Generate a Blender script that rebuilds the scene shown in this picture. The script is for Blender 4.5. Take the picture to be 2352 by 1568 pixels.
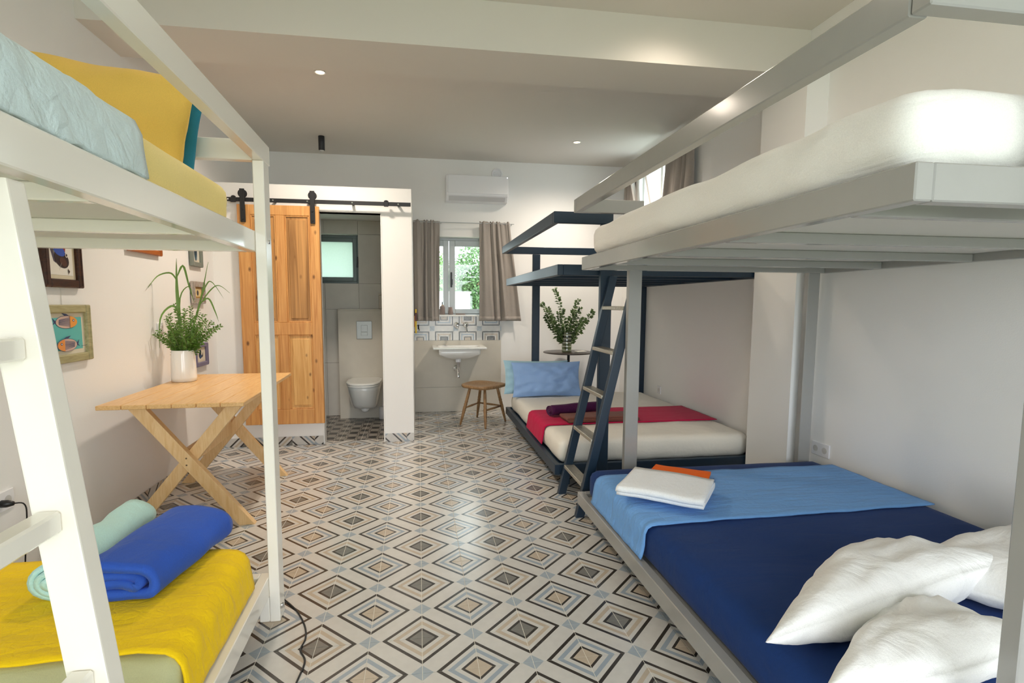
import bpy, bmesh, math, random
import numpy as np
from mathutils import Vector, Matrix, noise
random.seed(7)
sc = bpy.context.scene
for o in list(bpy.data.objects): bpy.data.objects.remove(o)
COL = sc.collection
PI = math.pi

# ------------------------------------------------------------------ camera, world, light, exposure
cam_d = bpy.data.cameras.new('camera'); cam = bpy.data.objects.new('camera', cam_d); COL.objects.link(cam)
cam_d.sensor_width = 36.0; cam_d.lens = 1216.97 / 2352 * 36.0
cam_d.shift_x = 27.26 / 2352; cam_d.shift_y = 31.88 / 2352
cam_d.clip_start = 0.05
pitch, yaw, roll = 0.0957, 0.1525, 0.0037
fw = Vector((math.sin(yaw)*math.cos(pitch), math.cos(yaw)*math.cos(pitch), -math.sin(pitch)))
rt0 = Vector((math.cos(yaw), -math.sin(yaw), 0)); up0 = rt0.cross(fw)
rt = rt0*math.cos(roll) + up0*math.sin(roll); up = up0*math.cos(roll) - rt0*math.sin(roll)
M = Matrix((( rt.x, up.x, -fw.x, 0.0003), (rt.y, up.y, -fw.y, -1.9760), (rt.z, up.z, -fw.z, 1.2963), (0, 0, 0, 1)))
cam.matrix_world = M
sc.camera = cam

world = bpy.data.worlds.new('world'); sc.world = world; world.use_nodes = True
wb = world.node_tree.nodes['Background']; wb.inputs[0].default_value = (0.90, 0.955, 1.0, 1); wb.inputs[1].default_value = 3.6
sc.view_settings.view_transform = 'Standard'; sc.view_settings.look = 'None'
sc.view_settings.exposure = 0.88; sc.view_settings.gamma = 1.0; sc.view_settings.use_curve_mapping = False
sc.cycles.max_bounces = 12; sc.cycles.diffuse_bounces = 8; sc.cycles.glossy_bounces = 6
sc.cycles.transmission_bounces = 8; sc.cycles.transparent_max_bounces = 12
sc.cycles.caustics_reflective = False; sc.cycles.caustics_refractive = False
sc.cycles.sample_clamp_indirect = 6.0
sc.cycles.use_denoising = True

def portal(loc, rot, sx, sy):                       # portals only guide sampling of the sky through real openings
    l = bpy.data.lights.new('portal', 'AREA'); l.shape = 'RECTANGLE'; l.size = sx; l.size_y = sy
    l.cycles.is_portal = True
    o = bpy.data.objects.new('portal', l); o.location = loc; o.rotation_euler = rot; COL.objects.link(o)
DOOR = (-1.35, 2.30, 0.0, 2.40); YR = -3.80        # garden door opening behind the camera
portal(((DOOR[0]+DOOR[1])/2, YR-0.12, DOOR[3]/2), (PI/2, 0, 0), DOOR[1]-DOOR[0], DOOR[3])
portal((0.49, 4.60, 1.62), (-PI/2, 0, 0), 0.9, 0.95)

# ------------------------------------------------------------------ materials
def lin(h):
    h = h.lstrip('#'); r = [int(h[i:i+2], 16)/255 for i in (0, 2, 4)]
    return tuple((c/12.92 if c <= .04045 else ((c+.055)/1.055)**2.4) for c in r) + (1.0,)
def new_mat(name):
    m = bpy.data.materials.new(name); m.use_nodes = True
    nt = m.node_tree; b = nt.nodes['Principled BSDF']
    return m, nt, b
def N(nt, t, **kw):
    n = nt.nodes.new(t)
    for k, v in kw.items():
        if k.startswith('i_'): n.inputs[k[2:].replace('_', ' ')].default_value = v
        else: setattr(n, k, v)
    return n
def mat(name, col, rough=.5, metal=0.0, spec=.5, var=.0, vscale=6.0, bump=0.0, bscale=60.0, sheen=0.0, coat=0.0, detail=4.0):
    m, nt, b = new_mat(name); c = lin(col) if isinstance(col, str) else col
    b.inputs['Base Color'].default_value = c; b.inputs['Roughness'].default_value = rough
    b.inputs['Metallic'].default_value = metal; b.inputs['Specular IOR Level'].default_value = spec
    b.inputs['Coat Weight'].default_value = coat; b.inputs['Coat Roughness'].default_value = .1
    if sheen: b.inputs['Sheen Weight'].default_value = sheen
    tc = N(nt, 'ShaderNodeTexCoord')
    if var:
        nz = N(nt, 'ShaderNodeTexNoise'); nz.inputs['Scale'].default_value = vscale; nz.inputs['Detail'].default_value = detail
        mx = N(nt, 'ShaderNodeMix', data_type='RGBA'); mx.inputs[6].default_value = tuple(max(0, x*(1-var)) for x in c[:3])+(1,)
        mx.inputs[7].default_value = tuple(min(1, x*(1+var)) for x in c[:3])+(1,)
        nt.links.new(tc.outputs['Object'], nz.inputs['Vector']); nt.links.new(nz.outputs['Fac'], mx.inputs[0])
        nt.links.new(mx.outputs[2], b.inputs['Base Color'])
    if bump:
        nb = N(nt, 'ShaderNodeTexNoise'); nb.inputs['Scale'].default_value = bscale; nb.inputs['Detail'].default_value = 5
        bp = N(nt, 'ShaderNodeBump'); bp.inputs['Strength'].default_value = bump; bp.inputs['Distance'].default_value = .01
        nt.links.new(tc.outputs['Object'], nb.inputs['Vector']); nt.links.new(nb.outputs['Fac'], bp.inputs['Height'])
        nt.links.new(bp.outputs['Normal'], b.inputs['Normal'])
    return m
def fabric(name, col, wr=.25, wscale=7.0, weave=420.0, sheen=.08, rough=.85, quilt=0.0, qscale=22.0, stretch=(1, 1, 1)):
    m, nt, b = new_mat(name); c = lin(col) if isinstance(col, str) else col
    b.inputs['Roughness'].default_value = rough; b.inputs['Specular IOR Level'].default_value = .2
    b.inputs['Sheen Weight'].default_value = sheen; b.inputs['Sheen Roughness'].default_value = .4
    tc = N(nt, 'ShaderNodeTexCoord'); mp = N(nt, 'ShaderNodeMapping'); mp.inputs['Scale'].default_value = stretch
    nt.links.new(tc.outputs['Object'], mp.inputs['Vector'])
    n1 = N(nt, 'ShaderNodeTexNoise'); n1.inputs['Scale'].default_value = wscale; n1.inputs['Detail'].default_value = 5; n1.inputs['Distortion'].default_value = .6
    n2 = N(nt, 'ShaderNodeTexNoise'); n2.inputs['Scale'].default_value = weave; n2.inputs['Detail'].default_value = 2
    nt.links.new(mp.outputs[0], n1.inputs['Vector']); nt.links.new(tc.outputs['Object'], n2.inputs['Vector'])
    mx = N(nt, 'ShaderNodeMix', data_type='RGBA'); mx.inputs[6].default_value = tuple(x*.86 for x in c[:3])+(1,); mx.inputs[7].default_value = tuple(min(1, x*1.1) for x in c[:3])+(1,)
    nt.links.new(n2.outputs['Fac'], mx.inputs[0]); nt.links.new(mx.outputs[2], b.inputs['Base Color'])
    b1 = N(nt, 'ShaderNodeBump'); b1.inputs['Strength'].default_value = wr; b1.inputs['Distance'].default_value = .03
    nt.links.new(n1.outputs['Fac'], b1.inputs['Height'])
    b2 = N(nt, 'ShaderNodeBump'); b2.inputs['Strength'].default_value = .25; b2.inputs['Distance'].default_value = .002
    nt.links.new(n2.outputs['Fac'], b2.inputs['Height']); nt.links.new(b1.outputs['Normal'], b2.inputs['Normal'])
    last = b2
    if quilt:
        v = N(nt, 'ShaderNodeTexVoronoi'); v.feature = 'DISTANCE_TO_EDGE'; v.inputs['Scale'].default_value = qscale; v.inputs['Randomness'].default_value = .8
        mr = N(nt, 'ShaderNodeMapRange'); mr.inputs['From Max'].default_value = .12
        nt.links.new(tc.outputs['Object'], v.inputs['Vector']); nt.links.new(v.outputs['Distance'], mr.inputs['Value'])
        b3 = N(nt, 'ShaderNodeBump'); b3.inputs['Strength'].default_value = quilt; b3.inputs['Distance'].default_value = .006
        nt.links.new(mr.outputs[0], b3.inputs['Height']); nt.links.new(last.outputs['Normal'], b3.inputs['Normal']); last = b3
    nt.links.new(last.outputs['Normal'], b.inputs['Normal'])
    return m
def wood(name, c1, c2, scale=6.0, stretch=(14, 1, 14), rough=.45, knots=0.0, knotcol='#5a3216', kscale=5.0):
    m, nt, b = new_mat(name); b.inputs['Roughness'].default_value = rough
    tc = N(nt, 'ShaderNodeTexCoord'); mp = N(nt, 'ShaderNodeMapping'); mp.inputs['Scale'].default_value = stretch
    nt.links.new(tc.outputs['Object'], mp.inputs['Vector'])
    n1 = N(nt, 'ShaderNodeTexNoise'); n1.inputs['Scale'].default_value = scale; n1.inputs['Detail'].default_value = 7; n1.inputs['Distortion'].default_value = 1.2
    nt.links.new(mp.outputs[0], n1.inputs['Vector'])
    cr = N(nt, 'ShaderNodeValToRGB'); cr.color_ramp.elements[0].position = .32; cr.color_ramp.elements[1].position = .7
    cr.color_ramp.elements[0].color = lin(c1); cr.color_ramp.elements[1].color = lin(c2)
    nt.links.new(n1.outputs['Fac'], cr.inputs[0]); out = cr.outputs[0]
    if knots:
        v = N(nt, 'ShaderNodeTexVoronoi'); v.inputs['Scale'].default_value = kscale; v.inputs['Randomness'].default_value = 1
        mk = N(nt, 'ShaderNodeMapping'); mk.inputs['Scale'].default_value = (1.6, 1, .9); nt.links.new(tc.outputs['Object'], mk.inputs['Vector']); nt.links.new(mk.outputs[0], v.inputs['Vector'])
        mr = N(nt, 'ShaderNodeMapRange'); mr.inputs['From Min'].default_value = .05; mr.inputs['From Max'].default_value = .14; mr.inputs['To Min'].default_value = knots; mr.inputs['To Max'].default_value = 0
        nt.links.new(v.outputs['Distance'], mr.inputs['Value'])
        mx = N(nt, 'ShaderNodeMix', data_type='RGBA'); mx.inputs[7].default_value = lin(knotcol)
        nt.links.new(mr.outputs[0], mx.inputs[0]); nt.links.new(out, mx.inputs[6]); out = mx.outputs[2]
    nt.links.new(out, b.inputs['Base Color'])
    bp = N(nt, 'ShaderNodeBump'); bp.inputs['Strength'].default_value = .12; bp.inputs['Distance'].default_value = .004
    nt.links.new(n1.outputs['Fac'], bp.inputs['Height']); nt.links.new(bp.outputs['Normal'], b.inputs['Normal'])
    return m
def emis(name, col, s):
    m, nt, b = new_mat(name); b.inputs['Emission Color'].default_value = lin(col); b.inputs['Emission Strength'].default_value = s
    return m
def glass(name, col='#f4faf8', rough=0.0, mixf=.06):
    m, nt, b = new_mat(name); nt.nodes.remove(b); out = nt.nodes['Material Output']
    t = N(nt, 'ShaderNodeBsdfTransparent'); t.inputs[0].default_value = lin(col)
    g = N(nt, 'ShaderNodeBsdfGlossy'); g.inputs['Roughness'].default_value = rough
    mx = N(nt, 'ShaderNodeMixShader'); mx.inputs[0].default_value = mixf
    nt.links.new(t.outputs[0], mx.inputs[1]); nt.links.new(g.outputs[0], mx.inputs[2]); nt.links.new(mx.outputs[0], out.inputs[0])
    return m
def frosted(name):
    m, nt, b = new_mat(name); nt.nodes.remove(b); out = nt.nodes['Material Output']
    tc = N(nt, 'ShaderNodeTexCoord'); nz = N(nt, 'ShaderNodeTexNoise'); nz.inputs['Scale'].default_value = 260
    nt.links.new(tc.outputs['Object'], nz.inputs['Vector'])
    cr = N(nt, 'ShaderNodeValToRGB'); cr.color_ramp.elements[0].color = lin('#bac8c0'); cr.color_ramp.elements[1].color = lin('#d2ddd6'); nt.links.new(nz.outputs['Fac'], cr.inputs[0])
    t = N(nt, 'ShaderNodeBsdfTranslucent'); d = N(nt, 'ShaderNodeBsdfDiffuse'); nt.links.new(cr.outputs[0], t.inputs[0]); nt.links.new(cr.outputs[0], d.inputs[0])
    mx = N(nt, 'ShaderNodeMixShader'); mx.inputs[0].default_value = .25
    nt.links.new(t.outputs[0], mx.inputs[1]); nt.links.new(d.outputs[0], mx.inputs[2]); nt.links.new(mx.outputs[0], out.inputs[0])
    return m

WALL = mat('wall_paint', '#eeedeb', .75, var=.015, vscale=3, bump=.06, bscale=180)
CEIL = mat('ceiling_paint', '#d9d4cd', .8, var=.015, vscale=3)
TRIMW = mat('white_trim', '#f0efec', .45)
GROUT = mat('grout', '#e6e2d8', .9)
CREAM = mat('cream_gloss_paint', '#ebe6dc', .14, coat=.3)
GREYP = mat('grey_gloss_paint', '#9a9996', .2, coat=.3, var=.03, vscale=20)
NAVYP = mat('navy_paint', '#10283b', .42, coat=.05, var=.15, vscale=30)
BOARDW = mat('white_board', '#d9d6cf', .6)
TREAD = mat('aluminium_tread', '#c2bcae', .35, metal=.85, bump=.8, bscale=70)
CHROME = mat('chrome', '#e6e6e6', .08, metal=1)
BLACKM = mat('black_iron', '#17171a', .45)
BLACKP = mat('black_plastic', '#101012', .4)
WHITEP = mat('white_plastic', '#ebebee', .25)
CERAM = mat('white_ceramic', '#eff0ee', .08, coat=.4)
CERAMT = mat('toilet_ceramic', '#e9ebe9', .1, coat=.4)
STONE = mat('stone_slab', '#cdc7bb', .75, var=.07, vscale=9, bump=.06, bscale=90)
STONED = mat('bath_wall_slab', '#d2cdc5', .75, var=.07, vscale=9, bump=.06, bscale=90)
ALU = mat('grey_aluminium', '#b5b9ba', .4, metal=.2)
ALUD = mat('dark_aluminium', '#6d7675', .4, metal=.2)
GLASS = glass('window_glass'); FROST = frosted('frosted_glass'); VGLASS = glass('vase_glass', '#cfd6c0', .02, .14)
PINE = wood('pine_table', '#d3a468', '#e6be86', 5, (16, 1.2, 16), .35)
PINEX = wood('pine_leg', '#d9b079', '#e8c795', 5, (10, 10, 1.4), .4)
PINED = wood('pine_door', '#bb7f45', '#d9a363', 3.0, (13, 13, .6), .45, knots=.85, kscale=5.5)
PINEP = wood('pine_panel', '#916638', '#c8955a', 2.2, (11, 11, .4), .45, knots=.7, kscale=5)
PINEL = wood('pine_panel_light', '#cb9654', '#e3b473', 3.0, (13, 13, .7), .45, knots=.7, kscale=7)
OAK = wood('stool_wood', '#7d5c3a', '#a8845a', 6, (8, 8, 2), .5)
LINEN = fabric('curtain_linen', '#9e968f', .12, 20, 300, .2)
F_YELS = fabric('yellow_sheet', '#f3dd92', .25, 5, stretch=(1, 1, .4))
F_YELP = fabric('yellow_pillow', '#e0b95a', .45, 5)
F_TEAL = fabric('teal_pillow', '#2f7f97', .3, 6)
F_QUIL = fabric('pale_blue_quilt', '#cfe0e3', .5, 11, quilt=.16, qscale=19)
F_YELR = fabric('yellow_runner', '#f7cd14', .32, 9, quilt=.18, qscale=30, stretch=(1, 2.6, 1), sheen=.08)
F_GREN = fabric('pale_green_sheet', '#ccd0a4', .3, 6)
F_MINT = fabric('mint_towel', '#b5dcd7', .35, 16, 240, .2)
F_ROYB = fabric('royal_blue_towel', '#3158b8', .2, 16, 240, .1)
F_WHIT = fabric('white_sheet', '#e6e2d8', .3, 6)
F_WHIQ = fabric('white_quilted_cover', '#f0eeea', .45, 5, quilt=0.0, stretch=(1, .6, 2))
F_WHIP = fabric('white_pillow', '#f1f0ef', .7, 5.5)
F_WHIT2 = fabric('white_towel', '#eef0f2', .25, 18, 220, .5)
F_ORAN = fabric('orange_towel', '#ff6c0c', .25, 18, 220, .05)
F_NAVY = fabric('navy_sheet', '#17366f', .25, 5, stretch=(.5, 1.4, 1), sheen=.06)
F_BLUR = fabric('blue_runner', '#73a6e2', .4, 9, quilt=.15, qscale=26, stretch=(.5, 2.6, 1))
F_CRIM = fabric('crimson_runner', '#c20a46', .2, 9)
F_PURP = fabric('purple_towel', '#4a1a45', .3, 18, 220, .08)
F_BROW = fabric('brown_towel', '#7d4f44', .3, 18, 220, .08)
F_BLUP = fabric('blue_pillow', '#93b5e6', .3, 6)
F_AQUA = fabric('aqua_pillow', '#a9cfe0', .3, 6)
LEAF = mat('leaf_green', '#52761f', .5, var=.35, vscale=9)
LEAFL = mat('grass_blade_green', '#6f9440', .45, var=.2, vscale=9)
LEAFD = mat('eucalyptus_leaf', '#3d5424', .5, var=.3, vscale=12)
STEM = mat('stem_green', '#6d7a45', .6)
LAMPE = emis('lamp_glow', '#ffe0b0', 14.0)

def tile_mat(name, kind):
    m, nt, b = new_mat(name); b.inputs['Roughness'].default_value = .24; b.inputs['Specular IOR Level'].default_value = .7
    uv = N(nt, 'ShaderNodeUVMap'); sp = N(nt, 'ShaderNodeSeparateXYZ'); nt.links.new(uv.outputs[0], sp.inputs[0])
    tc = N(nt, 'ShaderNodeTexCoord')
    def mth(op, a, bb=None):
        n = N(nt, 'ShaderNodeMath', operation=op)
        for i, x in enumerate((a, bb)):
            if x is None: continue
            if isinstance(x, (int, float)): n.inputs[i].default_value = x
            else: nt.links.new(x, n.inputs[i])
        return n.outputs[0]
    u, v = sp.outputs[0], sp.outputs[1]
    cr = N(nt, 'ShaderNodeValToRGB'); cr.color_ramp.interpolation = 'CONSTANT'
    L, D, GY, BE, BL = '#d3d0cb', '#3b3632', '#7c7a75', '#c2b3a0', '#9eaab5'
    if kind == 'diamond':
        d = mth('MULTIPLY', mth('ADD', u, v), .5)
        st = [(0, GY), (.125, D), (.1625, L), (.22, BE), (.2775, L), (.3325, D), (.3825, L), (.6175, D), (.6675, L), (.7225, BL), (.78, L), (.8375, D), (.875, BE)]
    else:
        # four petals around each corner: dark star on grey
        d = mth('MULTIPLY', mth('ADD', mth('MULTIPLY', mth('COSINE', mth('MULTIPLY', u, 2*PI)), mth('COSINE', mth('MULTIPLY', v, 2*PI))), 1.0), .5)
        st = [(0, '#9a938a'), (.40, '#2f2b28'), (.47, '#9a938a'), (.55, '#7b746b'), (.66, '#2a2624')]
    e = cr.color_ramp.elements
    e[0].position, e[0].color = st[0][0], lin(st[0][1]); e[1].position, e[1].color = st[1][0], lin(st[1][1])
    for p_, c_ in st[2:]:
        x = e.new(p_); x.color = lin(c_)
    nt.links.new(d, cr.inputs[0]); out = cr.outputs[0]
    if kind == 'diamond':
        b1 = mth('LESS_THAN', mth('ADD', mth('SUBTRACT', 1.0, u), v), .20); b2 = mth('LESS_THAN', mth('ADD', u, mth('SUBTRACT', 1.0, v)), .20)
        mx = N(nt, 'ShaderNodeMix', data_type='RGBA'); mx.inputs[7].default_value = lin('#a5afb7')
        nt.links.new(mth('MAXIMUM', b1, b2), mx.inputs[0]); nt.links.new(out, mx.inputs[6]); out = mx.outputs[2]
    nz = N(nt, 'ShaderNodeTexNoise'); nz.inputs['Scale'].default_value = 25; nz.inputs['Detail'].default_value = 6
    nt.links.new(tc.outputs['Object'], nz.inputs['Vector'])
    mm = N(nt, 'ShaderNodeMix', data_type='RGBA'); mm.blend_type = 'MULTIPLY'; mm.inputs[0].default_value = .22
    nt.links.new(out, mm.inputs[6]); nt.links.new(nz.outputs['Color'], mm.inputs[7]); nt.links.new(nz.outputs['Fac'], mm.inputs[7])
    nt.links.new(mm.outputs[2], b.inputs['Base Color'])
    return m
TILE = tile_mat('diamond_tile', 'diamond'); STAR = tile_mat('star_tile', 'star')

# ------------------------------------------------------------------ object helpers
def thing(name, label=None, cat=None, loc=(0, 0, 0), rotz=0.0, group=None, kind=None):
    o = bpy.data.objects.new(name, None); o.empty_display_size = .1; COL.objects.link(o)
    o.location = loc; o.rotation_euler = (0, 0, rotz); tag(o, label, cat, group, kind); return o
def tag(o, label=None, cat=None, group=None, kind=None):
    if label: o['label'] = label
    if cat: o['category'] = cat
    if group: o['group'] = group
    if kind: o['kind'] = kind
    return o
def wbase(o):
    l = Vector((0, 0, 0))
    while o is not None: l += o.location; o = o.parent
    return l
def obj(name, vf, m, parent=None, smooth=False, label=None, kind=None, uv=None, loc=None):
    """verts are given in world coordinates (before the thing's own turn); the mesh is stored relative to its parent"""
    V, F = vf; me = bpy.data.meshes.new(name)
    base = Vector(loc) if loc is not None else (wbase(parent) if parent else Vector((0, 0, 0)))
    me.from_pydata([tuple(Vector(v)-base) for v in V], [], F)
    ms = m if isinstance(m, (list, tuple)) else [m]
    for x in ms: me.materials.append(x)
    o = bpy.data.objects.new(name, me); COL.objects.link(o)
    if parent is not None:
        o.parent = parent
        if loc is not None: o.location = Vector(loc)-wbase(parent)
    elif loc is not None: o.location = loc
    if smooth: me.polygons.foreach_set('use_smooth', [True]*len(me.polygons))
    if label: o['label'] = label
    if kind: o['kind'] = kind
    me.update(); return o
def join(*vfs):
    V, F = [], []
    for v, f in vfs:
        n = len(V); V += list(v); F += [tuple(i+n for i in q) for q in f]
    return V, F
def cbox(x0, x1, y0, y1, z0, z1, c=.003):
    """box with chamfered edges"""
    c = min(c, (x1-x0)*.45, (y1-y0)*.45, (z1-z0)*.45); V = []; F = []; idx = {}
    lo, hi = (x0, y0, z0), (x1, y1, z1)
    for sx in (0, 1):
        for sy in (0, 1):
            for sz in (0, 1):
                s = (sx, sy, sz)
                for a in range(3):
                    p = [hi[k] if s[k] else lo[k] for k in range(3)]
                    for k in range(3):
                        if k != a: p[k] += -c if s[k] else c
                    idx[s+(a,)] = len(V); V.append(tuple(p))
    for a in range(3):
        b_, c_ = (a+1) % 3, (a+2) % 3
        for sa in (0, 1):
            q = []
            for sb, s_c in ((0, 0), (1, 0), (1, 1), (0, 1)):
                s = [0]*3; s[a] = sa; s[b_] = sb; s[c_] = s_c; q.append(idx[tuple(s)+(a,)])
            F.append(tuple(q if sa else q[::-1]))
    for a in range(3):                                   # edges along axis a
        b_, c_ = (a+1) % 3, (a+2) % 3
        for sb in (0, 1):
            for s_c in (0, 1):
                s0 = [0]*3; s0[b_] = sb; s0[c_] = s_c; s1 = list(s0); s1[a] = 1; s0, s1 = tuple(s0), tuple(s1)
                q = (idx[s0+(b_,)], idx[s1+(b_,)], idx[s1+(c_,)], idx[s0+(c_,)])
                F.append(q if (sb != s_c) else q[::-1])
    for sx in (0, 1):
        for sy in (0, 1):
            for sz in (0, 1):
                q = tuple(idx[(sx, sy, sz, a)] for a in range(3)); F.append(q if (sx+sy+sz) % 2 else q[::-1])
    return V, F
def box(x0, x1, y0, y1, z0, z1):
    V = [(x, y, z) for x in (x0, x1) for y in (y0, y1) for z in (z0, z1)]
    return V, [(0, 1, 3, 2), (4, 6, 7, 5), (0, 4, 5, 1), (2, 3, 7, 6), (0, 2, 6, 4), (1, 5, 7, 3)]
def xf(vf, mtx): return [tuple(mtx @ Vector(v)) for v in vf[0]], vf[1]
def bar(p0, p1, w, h, upv=(0, 0, 1), c=.003):
    """chamfered bar from p0 to p1, w across, h along upv"""
    p0, p1 = Vector(p0), Vector(p1); d = (p1-p0); L = d.length; d.normalize(); s = Vector(upv).cross(d).normalized(); u = d.cross(s)
    m = Matrix(((s.x, u.x, d.x, p0.x), (s.y, u.y, d.y, p0.y), (s.z, u.z, d.z, p0.z), (0, 0, 0, 1)))
    return xf(cbox(-w/2, w/2, -h/2, h/2, 0, L, c), m)
def lathe(prof, cx, cy, n=24, axis='z', cz=0, cap=True):
    V, F = [], []
    for r, z in prof:
        for k in range(n):
            a = 2*PI*k/n; x, y = r*math.cos(a), r*math.sin(a)
            if axis == 'z': V.append((cx+x, cy+y, z))
            elif axis == 'y': V.append((cx+x, z, cz+y))
            else: V.append((z, cy+x, cz+y))
    for i in range(len(prof)-1):
        for k in range(n):
            F.append((i*n+k, i*n+(k+1) % n, (i+1)*n+(k+1) % n, (i+1)*n+k))
    if cap: F.append(tuple(range(n))[::-1]); m = (len(prof)-1)*n; F.append(tuple(range(m, m+n)))
    return V, F
def tube(pts, r, n=8, r2=None):
    P = [Vector(p) for p in pts]; V, F = [], []; prev = None
    for i, p in enumerate(P):
        d = (P[min(i+1, len(P)-1)]-P[max(i-1, 0)]).normalized()
        if prev is None:
            a = Vector((0, 0, 1)) if abs(d.z) < .9 else Vector((1, 0, 0)); s = d.cross(a).normalized()
        else: s = (prev-d*prev.dot(d)).normalized()
        prev = s; u = d.cross(s)
        rr = r[i] if isinstance(r, (list, tuple)) else (r if r2 is None else r+(r2-r)*i/(len(P)-1))
        for k in range(n):
            a = 2*PI*k/n; V.append(tuple(p+s*math.cos(a)*rr+u*math.sin(a)*rr))
    for i in range(len(P)-1):
        for k in range(n): F.append((i*n+k, i*n+(k+1) % n, (i+1)*n+(k+1) % n, (i+1)*n+k))
    F.append(tuple(range(n))[::-1]); m = (len(P)-1)*n; F.append(tuple(range(m, m+n)))
    return V, F
def grid(nu, nv, f, wrapu=False):
    V = [tuple(f(i/(nu-(0 if wrapu else 1)), j/(nv-1))) for j in range(nv) for i in range(nu)]; F = []
    for j in range(nv-1):
        for i in range(nu if wrapu else nu-1):
            F.append((j*nu+i, j*nu+(i+1) % nu, (j+1)*nu+(i+1) % nu, (j+1)*nu+i))
    return V, F
def nz(p, s, seed=0.0): return noise.noise(Vector((p[0]*s+seed, p[1]*s-seed*.7, p[2]*s+seed*1.3)))
def soft(x0, x1, y0, y1, z0, z1, r=.05, res=.035, amp=.004, ns=5.0, seed=0, stretch=(1, 1, 1), rz=None):
    """soft rounded block (mattress, folded towel)"""
    lo = Vector((x0, y0, z0)); hi = Vector((x1, y1, z1)); sz = hi-lo; n = [max(4, min(70, int(sz[k]/res)+1)) for k in range(3)]
    V, F, ids = [], [], {}
    def vid(i, j, k):
        if (i, j, k) in ids: return ids[(i, j, k)]
        p = Vector((lo.x+sz.x*i/n[0], lo.y+sz.y*j/n[1], lo.z+sz.z*k/n[2]))
        rr = [min(r, sz[a]*.49) for a in range(3)]
        if rz: rr[2] = min(rz, sz.z*.49)
        q = Vector([min(max(p[a], lo[a]+rr[a]), hi[a]-rr[a]) for a in range(3)]); d = Vector([(p[a]-q[a])/rr[a] for a in range(3)])
        if d.length > 1e-6:
            d.normalize(); p = q+Vector([d[a]*rr[a] for a in range(3)])
        s = Vector([p[a]*stretch[a] for a in range(3)])
        p += (d if d.length > 0 else Vector((0, 0, 1)))*amp*(nz(s, ns, seed)+.5*nz(s, ns*2.3, seed+5))
        ids[(i, j, k)] = len(V); V.append(tuple(p)); return ids[(i, j, k)]
    for a in range(3):
        b_, c_ = (a+1) % 3, (a+2) % 3
        for side in (0, 1):
            for j in range(n[b_]):
                for k in range(n[c_]):
                    q = []
                    for dj, dk in ((0, 0), (1, 0), (1, 1), (0, 1)):
                        t = [0]*3; t[a] = n[a]*side; t[b_] = j+dj; t[c_] = k+dk; q.append(vid(*t))
                    F.append(tuple(q if side else q[::-1]))
    return V, F
def pillow(W, H, T, m, seed=0, nx=38, ny=30, amp=.006, sag=0.0, pinch=.06, zmin=None, bend=0.0, lean=0.0):
    V, F = [], []
    def pt(u, v, s):
        cu, cv = 1-pinch*(1-v*v), 1-pinch*(1-u*u)
        t = (max(0, 1-abs(u)**2.4)*max(0, 1-abs(v)**2.4))**.5
        p = Vector((u*W/2*cu+lean*(1-u)/2*(v+1)/2, v*H/2*cv, s*T/2*t))
        e = 1-t
        w = nz((u*1.5, v*1.5, s*.3), 2.2, seed)*amp*2.2*t + nz((u*4, v*2, s), 2.0, seed+3)*amp*(t**.5)
        w += math.sin(math.atan2(v, u)*14+seed)*amp*.9*e*t*2
        p.z += s*w if abs(s*w) < T*.3 else 0
        p.z += nz((u, v, 0), 1.7, seed+9)*T*.10 - sag*(u*u)*T + bend*(v+1)**2/4
        q = m @ p
        if zmin is not None and q.z < zmin: q.z = zmin+.006*(q.z-zmin)
        return q
    for s in (1, -1):
        n0 = len(V)
        for j in range(ny):
            for i in range(nx):
                a = -1+2*i/(nx-1); b_ = -1+2*j/(ny-1)
                a = math.copysign(1-(1-abs(a))**1.5, a); b_ = math.copysign(1-(1-abs(b_))**1.5, b_)
                V.append(tuple(pt(a, b_, s)))
        for j in range(ny-1):
            for i in range(nx-1):
                q = (n0+j*nx+i, n0+j*nx+i+1, n0+(j+1)*nx+i+1, n0+(j+1)*nx+i); F.append(q if s > 0 else q[::-1])
    # join rims
    rim = [i for i in range(nx)]+[j*nx+nx-1 for j in range(1, ny)]+[(ny-1)*nx+i for i in range(nx-2, -1, -1)]+[j*nx for j in range(ny-2, 0, -1)]
    n0 = nx*ny
    for k in range(len(rim)):
        a, b_ = rim[k], rim[(k+1) % len(rim)]; F.append((a, a+n0, b_+n0, b_))
    return V, F
def M4(origin, xd, yd):
    x = Vector(xd).normalized(); z = x.cross(Vector(yd)).normalized(); y = z.cross(x); o = origin
    return Matrix(((x.x, y.x, z.x, o[0]), (x.y, y.y, z.y, o[1]), (x.z, y.z, z.z, o[2]), (0, 0, 0, 1)))
def smoothpath(pts, n):
    P = [Vector(p) for p in pts]; out = []
    for k in range(n):
        t = k/(n-1)*(len(P)-1); i = min(int(t), len(P)-2); f = t-i
        p0, p1, p2, p3 = P[max(i-1, 0)], P[i], P[i+1], P[min(i+2, len(P)-1)]
        out.append(.5*((2*p1)+(p2-p0)*f+(2*p0-5*p1+4*p2-p3)*f*f+(3*p1-p0-3*p2+p3)*f**3))
    return out
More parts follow.
